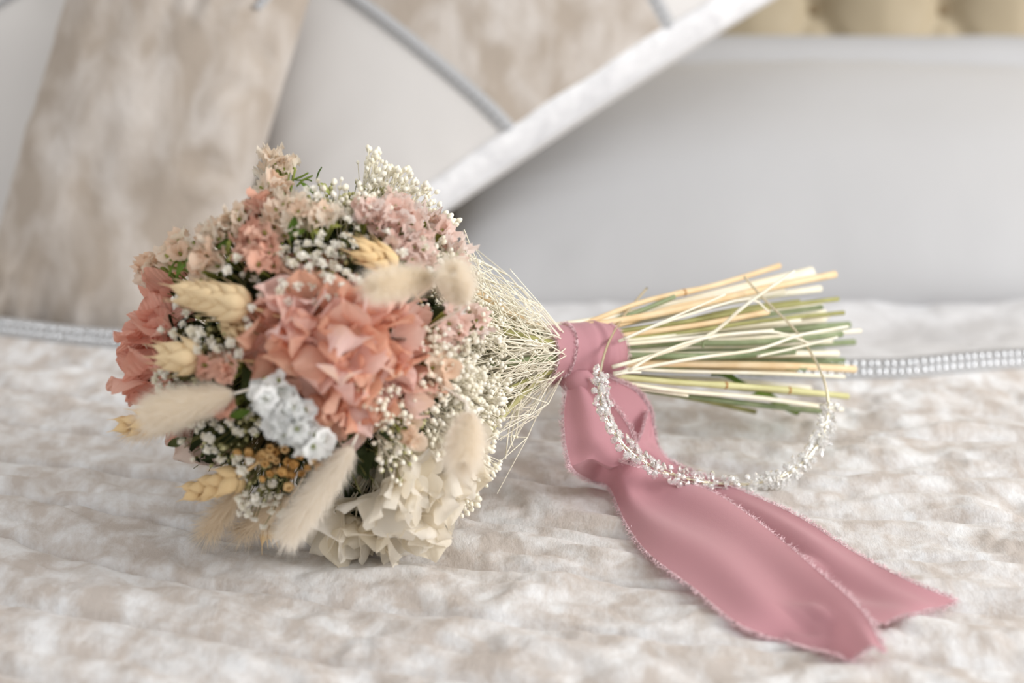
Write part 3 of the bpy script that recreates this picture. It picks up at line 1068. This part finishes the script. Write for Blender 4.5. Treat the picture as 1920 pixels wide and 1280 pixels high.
# --- golden dried buds
def cup_mesh():
    mb = MB(); ring = []
    for t, r in ((0, 0.12), (0.15, 0.6), (0.45, 0.95), (0.8, 0.85), (1.05, 0.62), (0.9, 0.5), (0.5, 0.3)):
        ring.append([(r * (1 + 0.12 * math.cos(5 * 2 * PI * j / 10)) * math.cos(2 * PI * j / 10), r * (1 + 0.12 * math.cos(5 * 2 * PI * j / 10)) * math.sin(2 * PI * j / 10), t * 1.3) for j in range(10)])
    mb.grid(ring, closed_u=True)
    return mb.mesh('bud')


cup = cup_mesh()
for (u, v, sp, c) in [(478, 858, 30, 10), (528, 872, 40, 15), (575, 858, 26, 6)]:
    p, n = onhead(u, v, RH)
    k_ = pxm(p); e1, e2 = basis(n); cmb = MB(); root = p - n * 0.03
    h = obj('golden_sprig', MB().mesh('golden_sprig'), None, bq)
    h['label'] = 'golden brown dried buds'
    ss = []
    for dx, dy in disc_pts(n, c):
        q = p + (e1 * dx + e2 * dy) * sp * k_ + n * random.uniform(-.006, .006)
        cmb.tube([root, q], 0.0006, 4, False); ss.append((q, unit(q - root + rng.normal(size=3) * 0.01)))
    h.data = cmb.mesh('golden_sprig'); h.data.materials.append(M['thread_b'])
    for q, nf in ss:
        obj('bud', cup, M['gold'], h, frame(q, nf, s=0.0030 * random.uniform(0.7, 1.2)))

# --- leaves
leafs = []
for k in range(4):
    mb = MB(); mb.grid(leaf_grid(1.0, 0.42, random.uniform(-.3, .3), k, 8, 4)); leafs.append(mb.mesh('leaf'))


def leaf(u, v, du, dv, L, mat='leaf', out=0.2, R=RH + 0.004, label=None):
    p, n = onhead(u, v, R)
    y = tangent(n, du, dv, out); x = unit(np.cross(y, n)); z = np.cross(x, y)
    m = Matrix([[x[i] * L, y[i] * L, z[i] * L, p[i]] for i in range(3)] + [[0, 0, 0, 1]])
    o = obj('leaf', random.choice(leafs), M[mat], bq, m)
    if label:
        o['label'] = label


for a in [(545, 345, 0.5, -1, 0.013), (556, 350, 0.7, -.6, 0.012), (560, 345, .6, 1, 0.012), (352, 512, .2, -1, 0.012), (332, 488, .3, .9, 0.012), (344, 486, .1, 1, 0.013), (356, 490, -.2, 1, 0.012), (285, 520, 1, .4, 0.014),
          (545, 452, .2, -1, 0.014), (548, 446, .6, -.6, 0.010), (592, 338, .3, -1, 0.009), (584, 342, -.6, -.4, 0.010), (538, 742, -1, -.3, 0.013), (545, 748, .8, .6, 0.016), (590, 800, .3, 1, 0.016), (575, 780, .6, .8, 0.015),
          (420, 430, .3, -1, 0.012), (445, 440, -.2, 1, 0.016), (450, 455, .5, .9, 0.016), (470, 770, -1, .2, 0.012), (820, 432, -.8, .2, 0.007), (848, 490, .2, .9, 0.008), (890, 604, .4, -.5, 0.008)]:
    leaf(*a)
for a in [(460, 690, .6, .8, 0.026), (480, 705, .8, .5, 0.024), (470, 680, .2, 1, 0.024), (600, 830, .8, -.3, 0.022), (410, 585, .9, .1, 0.024), (500, 500, .6, .4, 0.020), (515, 505, -.3, .8, 0.020), (620, 840, .8, .2, 0.020),
          (460, 520, .8, .2, 0.020), (630, 470, .6, -.6, 0.018), (660, 470, -.6, .5, 0.018), (590, 845, .2, .9, 0.018), (350, 820, -.8, .4, 0.014), (425, 850, .6, .7, 0.014), (480, 720, .3, .9, 0.022), (395, 720, .5, .2, 0.020)]:
    leaf(*a, mat='leaf_dark', R=RH - 0.008)
for a in [(440, 435, .1, 1), (450, 470, -.4, .8), (535, 735, -.9, 0), (530, 742, -.8, .4), (600, 345, .3, .9), (425, 480, .3, -.8), (610, 425, .8, .2), (590, 425, .2, .9)]:
    leaf(*a, 0.010, mat='calyx')

# --- stems
def along(p0, off, s):
    return p0 + off * s


A1 = unit(np.cross(AX, [0, 0, 1])); A2 = np.cross(A1, AX)
SIDE, UPP = A1, A2                                  # across the bundle (towards the camera or away) and up


def stem(u, v, mat, wpx, y=None, flat=1.0, nodes=(), bend=0.0, headlen=1.0, start=None, label=None, tr=None):
    """one stalk from the flower head through the tie to its cut end seen at (u, v)"""
    d = ray(u, v)
    ymax = (H - 0.006) / -d[2] * d[1] if d[2] < 0 else 9
    y = min(y if y is not None else 1.05 + random.uniform(-.03, .03), ymax)
    e = at(u, v, y)
    # place of the stalk in the tied neck follows its place in the fan
    w = e - (TIE + AX * np.dot(e - TIE, AX))
    w = w / max(np.linalg.norm(w), 0.001) * min(np.linalg.norm(w) * 0.36, 0.0185)
    t0 = TIE + w
    hd = t0 - AX * 0.085 + w * random.uniform(1.1, 2.2)
    rad = wpx * 0.58 * pxm(e)
    pts = [hd, t0 - AX * 0.035 + w * 0.12, t0, t0 + (e - t0) * 0.33 + rng.normal(size=3) * 0.0012 + np.array([0, 0, bend]), t0 + (e - t0) * 0.66 + rng.normal(size=3) * 0.0012 + np.array([0, 0, bend * 0.8]), e]
    P = catmull(pts, 22)
    lo = zbed(P[:, 0], P[:, 1]) + rad * flat + 0.001
    P[:, 2] = np.maximum(P[:, 2], lo)
    R_ = np.full(22, rad) * np.linspace(0.85, 1.0, 22)
    for nd in nodes:
        i = int(nd * 21); R_[i] *= 1.28
    mb = MB(); mb.tube(P, R_, 8 if wpx > 8 else 6, True, flat, FWD)
    o = obj('stem', mb, M[mat], bq)
    if label:
        o['label'] = label
    for nd in nodes:
        i = int(nd * 21); tdir = unit(P[min(i + 1, 21)] - P[i - 1])
        nb = MB(); nb.tube([P[i] - tdir * 0.0012, P[i], P[i] + tdir * 0.0012], [R_[i] * 0.98, R_[i] * 1.1, R_[i] * 0.98], 8)
        obj('node', nb, M['node'], o)
    return P


stem(1462, 498, 'stem_tan', 9, 1.06, nodes=(0.75,))
stem(1524, 513, 'stem_cream', 24, 1.075, 0.6)
stem(1566, 514, 'stem_tan', 12, 1.05)
stem(1538, 541, 'stem_cream', 11, 1.08)
stem(1540, 572, 'stem_cream', 13, 1.07, 0.7)
stem(1498, 566, 'stem_olive', 9, 1.06)
stem(1592, 609, 'stem_green', 12, 1.07)
stem(1586, 620, 'stem_green', 9, 1.085)
stem(1614, 620, 'stem_cream', 7, 1.03)
stem(1602, 641, 'stem_green', 10, 1.07)
stem(1546, 660, 'stem_green', 11, 1.075)
stem(1582, 675, 'stem_green', 9, 1.055)
stem(1584, 686, 'stem_green', 8, 1.04)
stem(1603, 692, 'stem_tan', 12, 1.02)
stem(1584, 706, 'stem_cream', 6, 1.015)
stem(1520, 727, 'stem_cream', 7, 1.06)
stem(1520, 738, 'stem_olive', 9, 1.03)
stem(1590, 743, 'stem_pale', 10, 1.005, nodes=(0.72, 0.86))
stem(1580, 768, 'stem_cream', 8, 1.0)
stem(1546, 772, 'stem_green', 9, 1.01)
stem(1480, 640, 'stem_cream', 8, 1.01)
stem(1555, 592, 'stem_cream', 7, 1.05)
stem(1500, 600, 'stem_cream', 8, 1.02)
stem(1470, 545, 'stem_cream', 10, 1.04)
stem(1440, 585, 'stem_tan', 10, 1.01)
stem(1490, 658, 'stem_green', 11, 0.99)
stem(1510, 690, 'stem_green', 10, 1.0)
stem(1410, 540, 'stem_cream', 12, 1.03)
stem(1265, 556, 'stem_green', 8, 0.99)
stem(1340, 560, 'stem_tan', 9, 1.0)
stem(1450, 620, 'stem_cream', 7, 0.985)
stem(1560, 640, 'stem_cream', 6, 1.03)
stem(1430, 700, 'stem_green', 9, 1.03)
stem(1416, 772, 'stem_olive', 8, 1.03)
stem(1290, 742, 'stem_cream', 4.5, 0.955, bend=-0.004)
for k in range(16):
    a = random.uniform(0, 2 * PI); r_ = random.uniform(0.2, 0.8)
    e = SEND + (SIDE * math.cos(a) + UPP * math.sin(a)) * 0.045 * r_ + AX * random.uniform(-.05, 0.0)
    dv = e - CAM; dep_ = np.dot(dv, FWD)
    stem(960 + FPX * np.dot(dv, RIGHT) / dep_, 640 - FPX * np.dot(dv, UP) / dep_, random.choice(['stem_green', 'stem_cream', 'stem_tan', 'stem_olive', 'stem_green', 'stem_cream']), random.uniform(7, 11), e[1])
# side twigs and split ends among the stalks
def twig(pts, wpx, mat='stem_cream'):
    P = catmull([at(*p) for p in pts], 14)
    P[:, 2] = np.maximum(P[:, 2], zbed(P[:, 0], P[:, 1]) + 0.0015)
    mb = MB(); mb.tube(P, np.linspace(1, 0.75, 14) * wpx * 0.5 * pxm(P[5]), 6)
    obj('side_twig', mb, M[mat], bq)


twig([(1148, 688, 0.915), (1230, 665, 0.93), (1330, 628, 0.955), (1400, 570, 0.965), (1490, 508, 0.985)], 8)
twig([(1330, 632, 0.955), (1319, 642, 0.952), (1318, 652, 0.951)], 5, 'stem_green')
twig([(1150, 700, 0.912), (1300, 672, 0.935), (1420, 655, 0.955), (1500, 628, 0.975), (1590, 612, 1.0)], 7)
twig([(1180, 694, 0.915), (1240, 660, 0.93), (1330, 632, 0.95), (1450, 622, 0.97), (1520, 645, 0.98)], 6)
twig([(1420, 668, 0.955), (1500, 650, 0.97), (1570, 632, 0.99)], 5)
twig([(1160, 640, 0.925), (1230, 610, 0.94), (1290, 590, 0.955), (1400, 560, 0.98), (1440, 584, 0.985)], 6)
twig([(1150, 702, 0.912), (1180, 698, 0.915), (1202, 698, 0.917)], 6)
twig([(1170, 635, 0.925), (1250, 600, 0.94), (1360, 552, 0.965)], 5)
leaf_pts = [(1380, 705, 0.99), (1440, 712, 0.995)]
for (u, v, y, L) in [(1330, 708, 0.985, 0.045), (1400, 752, 1.0, 0.06)]:
    p = at(u, v, y); y_ = unit(AX + np.array([0, 0, -0.05])); x = unit(np.cross(y_, [0, -0.5, 0.8])); z = np.cross(x, y_)
    obj('leaf', leafs[1], M['leaf'], bq, Matrix([[x[i] * L * 0.45, y_[i] * L, z[i] * L, p[i]] for i in range(3)] + [[0, 0, 0, 1]]))

# --- thin dried branches between the neck and the flowers
def dried_branch(k):
    a = rng.uniform(0, 2 * PI)
    side = SIDE * math.cos(a) + UPP * math.sin(a)
    base = TIE - AX * 0.018 + side * random.uniform(0.010, 0.0168)
    # ends on the shell of the head, on the side of the neck
    ang = random.uniform(0.35, 1.25)
    tip_n = unit(AX * math.cos(ang) + side * math.sin(ang) + 0.12 * rng.normal(size=3))
    tip = CH + tip_n * (RH + random.uniform(-0.012, 0.010))
    if tip[2] < 0.006:
        tip[2] = 0.006 + random.uniform(0, 0.006)
    mb = MB()
    L = np.linalg.norm(tip - base)
    c1 = base - AX * L * 0.35 + side * 0.002
    P = catmull([base + AX * 0.02, base, c1 * 0.7 + tip * 0.3 + rng.normal(size=3) * 0.003, tip], 12)
    mb.tube(P, np.linspace(0.0009, 0.00045, 12), 4, False)
    ends = [P[-1]]
    for j in range(random.randint(3, 6)):
        i = random.randint(3, 9)
        d = unit(P[i + 1] - P[i]); sd = unit(np.cross(d, rng.normal(size=3)))
        l_ = random.uniform(0.35, 0.75) * np.linalg.norm(P[-1] - P[i]) + 0.008
        q = P[i] + unit(d + sd * 0.45) * l_
        m_ = (P[i] + q) / 2 + sd * l_ * 0.10
        for w_ in (m_, q):
            w_[2] = max(w_[2], 0.005)
        mb.tube([P[i], m_, q], [0.00055, 0.00045, 0.0003], 3, False)
        ends.append(q)
        for jj in range(2):
            s2 = unit(np.cross(d, rng.normal(size=3)))
            q2 = m_ + unit(d + s2 * 0.6) * l_ * 0.45; q2[2] = max(q2[2], 0.004)
            mb.tube([m_, q2], [0.0004, 0.00025], 3, False)
            ends.append(q2)
    h = obj('dried_branch', mb, M['thread'], bq)
    bud = MB()
    for q in ends:
        if np.linalg.norm(q - CH) > RH + 0.012 and random.random() < 0.8:
            continue
        for _ in range(2):
            s_ = random.uniform(0.0009, 0.0017)
            bud.add(xform(BUDV, frame(q + rng.normal(size=3) * 0.0015, rng.normal(size=3), s=s_)), BUDF)
    if bud.n:
        obj('buds', bud, M['bb_cream'], h, kind='stuff')


for k in range(135):
    dried_branch(k)
for (pts) in [[(1010, 625, 0.93), (950, 590, 0.92), (905, 545, 0.91), (880, 510, 0.905), (862, 462, 0.90)], [(1010, 622, 0.93), (960, 580, 0.925), (915, 535, 0.915), (870, 430, 0.905)],
              [(985, 720, 0.90), (972, 770, 0.88), (968, 810, 0.87), (950, 850, 0.86)], [(1000, 715, 0.90), (968, 760, 0.885), (955, 800, 0.87), (948, 860, 0.86)], [(970, 770, 0.88), (958, 820, 0.87), (962, 838, 0.865)]]:
    P = catmull([at(*p) for p in pts], 16)
    mb = MB(); mb.tube(P, np.linspace(0.0007, 0.0004, 16), 4, False)
    obj('dried_branch', mb, M['thread'], bq)
# green blades in the neck
for k in range(12):
    a = 2 * PI * k / 12 + 0.2
    side = SIDE * math.cos(a) + UPP * math.sin(a)
    p0 = TIE - AX * 0.01 + side * 0.014; p1 = TIE - AX * 0.075 + side * random.uniform(0.026, 0.045)
    P = catmull([p0 + AX * 0.01, p0 * 0.6 + p1 * 0.4 - side * 0.002, p1], 10)
    mb = MB(); mb.tube(P, np.linspace(0.0018, 0.0026, 10), 6, True, 0.4, side)
    obj('stem', mb, M['stem_olive' if k % 2 else 'stem_green'], bq)

# --- ribbon
rib_root = obj('ribbon', MB().mesh('ribbon'), M['ribbon'], bq)
rib_root['label'] = 'dusty rose ribbon wrapped round the stems with two long frayed tails'


def fray_from(edge, outdir, n, L=0.0035, mbx=None):
    """short loose threads standing off an edge"""
    vs, fs = [], []
    m = len(edge)
    for k in range(n):
        f = random.uniform(0, m - 1.001); i = int(f); t = f - i
        p = edge[i] * (1 - t) + edge[i + 1] * t
        tg = unit(edge[i + 1] - edge[i])
        o = outdir[i]
        l_ = L * random.uniform(0.4, 1.3)
        p1 = p + unit(o + tg * random.uniform(-1.3, 1.3) + 0.3 * rng.normal(size=3)) * l_ * 0.5
        p2 = p1 + unit(o * 0.6 + tg * random.uniform(-1.6, 1.6) + 0.4 * rng.normal(size=3)) * l_ * 0.5
        w = unit(np.cross(tg, rng.normal(size=3))) * 0.00017
        i0 = len(vs)
        vs += [p - w, p + w, p1 - w, p1 + w, p2]
        fs += [(i0, i0 + 1, i0 + 3, i0 + 2), (i0 + 2, i0 + 3, i0 + 4)]
    mbx.add(vs, fs)


# wrap: two turns of cloth round the neck
wr = MB(); rows = []
NA = 96
def wrap_r(a, x):
    base = 0.0212 + 0.0012 * math.sin(2 * a + 1)
    return base + 0.0007 * float(noise2(a * 1.5 + 7, x * 90)) + 0.0009 * math.sin(x * 420 + 1.1 * math.sin(a + 0.6)) * smooth01(np.array((x + 0.006) / 0.012)) * (0.6 + 0.4 * math.sin(a + 2))
xs_ = np.linspace(-0.0255, 0.0255, 44)
for x in xs_:
    row = []
    for k in range(NA):
        a = 2 * PI * k / NA
        xo = x + 0.0015 * math.sin(a * 2 + 1) + 0.0018 * math.sin(a + x * 60)
        r = wrap_r(a, x) * (1 + 0.05 * abs(x / 0.0255) ** 3)
        row.append(TIE + AX * xo + (SIDE * math.cos(a) + UPP * math.sin(a)) * r)
    rows.append(row)
wr.grid(rows, closed_u=True)
rib_root.data = wr.mesh('ribbon'); rib_root.data.materials.append(M['ribbon'])
rows = np.array(rows)
fray = MB()
fray_from(list(rows[0]), [-AX] * NA, 700, 0.0042, fray)
fray_from(list(rows[-1]), [AX] * NA, 700, 0.0042, fray)
# upper turn, wound at a slant
ov = MB(); rows2 = []
for x in np.linspace(0, 1, 26):
    row = []
    for k in range(NA):
        a = 2 * PI * k / NA
        x0 = -0.0115 + 0.0055 * math.sin(a - 0.4); x1 = 0.0245
        xo = x0 + (x1 - x0) * x
        r = wrap_r(a, xo) + 0.0013 - 0.0006 * (x > 0.95) + 0.0008 * math.exp(-((x - 0.45) / 0.07) ** 2) + 0.0009 * math.exp(-((x - 0.68) / 0.05) ** 2)
        row.append(TIE + AX * xo + (SIDE * math.cos(a) + UPP * math.sin(a)) * r)
    rows2.append(row)
ov.grid(rows2, closed_u=True)
obj('wrap', ov, M['ribbon'], rib_root)
fray_from(list(np.array(rows2)[0]), [-AX] * NA, 800, 0.0042, fray)
obj('frayed_edge', fray, M['fray'], rib_root, kind='stuff')


def strip(name, L_, R_, n=70, m=22, wave=0.0, seed=0, fray_sides=(1, 1), notch=0.0, sag=0.0, endfray=True):
    A = catmull(L_, n); B = catmull(R_, n)
    P = np.zeros((n, m, 3))
    for i in range(n):
        for j in range(m):
            f = j / (m - 1)
            P[i, j] = A[i] * (1 - f) + B[i] * f
            g = math.sin(PI * f)
            P[i, j, 2] += wave * g * float(noise2(i / n * 5 + seed, f * 1.8 + seed)) + sag * g * (1 if np.isscalar(sag) else 1)
            P[i, j, 2] = max(P[i, j, 2], float(zbed(P[i, j, 0], P[i, j, 1])) + 0.0016)
    mb = MB(); mb.grid(P)
    o = obj(name, mb, M['ribbon'], rib_root)
    fb = MB()
    if fray_sides[0]:
        fray_from(list(P[:, 0]), [unit(q) for q in P[:, 0] - P[:, 1]], 2400, 0.0052, fb)
    if fray_sides[1]:
        fray_from(list(P[:, -1]), [unit(q) for q in P[:, -1] - P[:, -2]], 2400, 0.0052, fb)
    if endfray:
        fray_from(list(P[-1]), [unit(q) for q in P[-1] - P[-2]], 420, 0.0050, fb)
    # normalise handled in fray_from through unit()
    obj('frayed_edge', fb, M['fray'], rib_root, kind='stuff')
    return o, P


def bedpt(u, v, h=0.004):
    p = on_plane(u, v, h)
    for _ in range(3):
        p = on_plane(u, v, float(zbed(p[0], p[1])) + h)
    return p


# back tail: a loop leaves the knot to the right, turns over and runs out along the bed
La = [at(1100, 714, 0.914), at(1128, 757, 0.918), at(1160, 802, 0.922), at(1193, 846, 0.924)]
Ra = [at(1142, 708, 0.924), at(1186, 730, 0.934), at(1213, 762, 0.940), at(1219, 792, 0.938)]
strip('ribbon_loop', La, Ra, 30, 14, 0.002, 2, (0, 1), endfray=False)
L2 = [at(1215, 772, 0.936), at(1206, 808, 0.922), at(1194, 842, 0.910), bedpt(1205, 884, 0.010), bedpt(1290, 925, 0.006), bedpt(1400, 1000, 0.006), bedpt(1500, 1075, 0.006), bedpt(1590, 1135, 0.006), bedpt(1652, 1168, 0.006)]
R2 = [at(1219, 770, 0.940), at(1225, 806, 0.935), at(1236, 842, 0.930), bedpt(1270, 872, 0.012), bedpt(1370, 912, 0.007), bedpt(1490, 965, 0.008), bedpt(1600, 1035, 0.008), bedpt(1700, 1088, 0.008), bedpt(1790, 1126, 0.006)]
strip('ribbon_tail', L2, R2, wave=0.010, seed=4)
# front tail
L1 = [at(1066, 716, 0.910), at(1058, 772, 0.902), at(1061, 828, 0.884), at(1070, 868, 0.868), at(1073, 874, 0.868), at(1084, 886, 0.884), bedpt(1110, 900, 0.004), bedpt(1142, 912, 0.004), bedpt(1172, 975, 0.006), bedpt(1215, 1035, 0.006), bedpt(1300, 1100, 0.007), bedpt(1385, 1168, 0.006), bedpt(1470, 1200, 0.006), bedpt(1560, 1224, 0.006)]
R1_ = [at(1104, 712, 0.908), at(1142, 752, 0.903), at(1180, 805, 0.896), at(1188, 852, 0.882), at(1184, 860, 0.882), at(1174, 866, 0.890), at(1167, 868, 0.890), at(1167, 868, 0.878), bedpt(1232, 888, 0.014), bedpt(1335, 922, 0.014), bedpt(1430, 985, 0.013), bedpt(1530, 1068, 0.013), bedpt(1615, 1145, 0.011), bedpt(1655, 1218, 0.008)]
strip('ribbon_tail', L1, R1_, 100, wave=0.016, seed=9)
# knot under the wrap
kn = MB()
kp = at(1085, 716, 0.913)
ring = []
for i in range(9):
    t = i / 8
    c = kp + UP * (0.008 - 0.016 * t)
    r = 0.0045 + 0.0045 * math.sin(PI * t)
    ring.append([c + RIGHT * math.cos(2 * PI * j / 14) * r * 1.35 * (1 + 0.12 * math.sin(3 * j)) + FWD * math.sin(2 * PI * j / 14) * r * 0.7 for j in range(14)])
kn.grid(ring, closed_u=True)
obj('knot', kn, M['ribbon'], rib_root)

# ================================================================== headband
HBP = [(1213, 540, 1.005), (1172, 590, 0.965), (1142, 640, 0.925), (1127, 690, 0.897), (1124, 735, 0.886), (1140, 790, 0.876), (1180, 845, 0.870), (1240, 882, 0.876), (1310, 902, 0.893), (1390, 908, 0.898), (1460, 895, 0.906), (1510, 862, 0.920),
       (1542, 815, 0.937), (1553, 765, 0.952), (1545, 712, 0.966), (1520, 660, 0.980), (1485, 612, 0.990), (1440, 568, 0.997), (1395, 518, 1.004)]
band_pts = catmull([at(*p) for p in HBP], 150)
band_pts[:, 2] = np.maximum(band_pts[:, 2], zbed(band_pts[:, 0], band_pts[:, 1]) + 0.003)
hbd = empty('headband', (band_pts[75][0], band_pts[75][1], 0.0))
tag(hbd, 'thin wire bridal headband set with clear crystals, leaning on the bouquet stems', 'headband')
mb = MB(); mb.tube(band_pts, 0.00095, 8, True, 1.0)
obj('band', mb, M['band'], hbd)


def brilliant():
    mb = MB()
    n = 8
    rings = [[(0.56 * math.cos(2 * PI * (j + 0.5) / n), 0.56 * math.sin(2 * PI * (j + 0.5) / n), 0.42) for j in range(n)],
             [(1.0 * math.cos(2 * PI * j / n), 1.0 * math.sin(2 * PI * j / n), 0.08) for j in range(n)],
             [(1.0 * math.cos(2 * PI * j / n), 1.0 * math.sin(2 * PI * j / n), 0.0) for j in range(n)],
             [(0.04 * math.cos(2 * PI * j / n), 0.04 * math.sin(2 * PI * j / n), -0.8) for j in range(n)]]
    mb.grid(rings, closed_u=True)
    mb.f.append(tuple(range(n)))
    return mb.mesh('crystal', False)


def marquise():
    mb = MB(); n = 10
    def ring(r, z):
        return [(r * math.cos(2 * PI * j / n) * (1.75 if j % 5 == 0 else 1.25), r * 0.9 * math.sin(2 * PI * j / n), z) for j in range(n)]
    mb.grid([ring(0.55, 0.42), ring(1.0, 0.05), ring(1.0, 0.0), ring(0.05, -0.75)], closed_u=True)
    mb.f.append(tuple(range(n)))
    return mb.mesh('crystal', False)


def setting():
    mb = MB()
    for k in range(4):
        a = 2 * PI * (k + 0.5) / 4
        c, s_ = math.cos(a), math.sin(a)
        mb.tube([(0.25 * c, 0.25 * s_, -0.85), (0.98 * c, 0.98 * s_, -0.1), (0.98 * c, 0.98 * s_, 0.3), (0.75 * c, 0.75 * s_, 0.4)], 0.10, 4, True)
    return mb.mesh('setting')


CR = [brilliant(), marquise()]
SET = setting()
i0, i1 = 27, 110                                     # crystal part of the band
wire = MB()
cc = unit(np.mean(band_pts[i0:i1], axis=0))
hub_c = np.mean(band_pts, axis=0)
i = float(i0)
cnt = 0
while i < i1:
    k = int(i)
    t = unit(band_pts[k + 1] - band_pts[k - 1])
    outw = unit((band_pts[k] - hub_c) - t * np.dot(band_pts[k] - hub_c, t))
    nrm = unit(np.cross(t, outw))
    if np.dot(nrm, -FWD) < 0:
        nrm = -nrm
    for sgn in (1, -1):
        off = random.uniform(0.0028, 0.0058) * sgn
        p = band_pts[k] + outw * off + nrm * random.uniform(-0.0005, 0.003) + t * random.uniform(-0.0022, 0.0022)
        p[2] = max(p[2], float(zbed(p[0], p[1])) + 0.003)
        dr = unit(nrm + outw * sgn * random.uniform(-.2, .9) + t * random.uniform(-.6, .6) + 0.2 * rng.normal(size=3))
        sz = random.choice([0.0021, 0.0025, 0.0029, 0.0023])
        m = frame(p, dr, s=sz, roll=random.uniform(0, 6))
        c = obj('crystal', CR[cnt % 3 == 0], M['crystal'], hbd, m)
        obj('setting', SET, M['silver'], c, m)
        wire.tube([band_pts[k] + nrm * 0.0006, (band_pts[k] + p) / 2 + t * 0.001, p - dr * sz * 0.7], 0.00034, 4, False)
        cnt += 1
    if random.random() < 0.6:
        p = band_pts[k] + nrm * 0.0032 + t * 0.001
        m = frame(p, unit(nrm + 0.3 * rng.normal(size=3)), s=0.0022, roll=random.uniform(0, 6))
        c = obj('crystal', CR[0], M['crystal'], hbd, m)
        obj('setting', SET, M['silver'], c, m)
    i += random.uniform(1.0, 1.5)
for sgn in (1, -1):
    P = []
    for k in range(i0, i1):
        t = unit(band_pts[k + 1] - band_pts[k - 1]); outw = unit((band_pts[k] - hub_c) - t * np.dot(band_pts[k] - hub_c, t))
        q = band_pts[k] + outw * sgn * (0.0016 + 0.0010 * math.sin(k * 0.9 + sgn)); q[2] = max(q[2], float(zbed(q[0], q[1])) + 0.002)
        P.append(q)
    wire.tube(P, 0.0004, 5, False)
obj('wirework', wire, M['silver'], hbd)

bpy.context.view_layer.update()
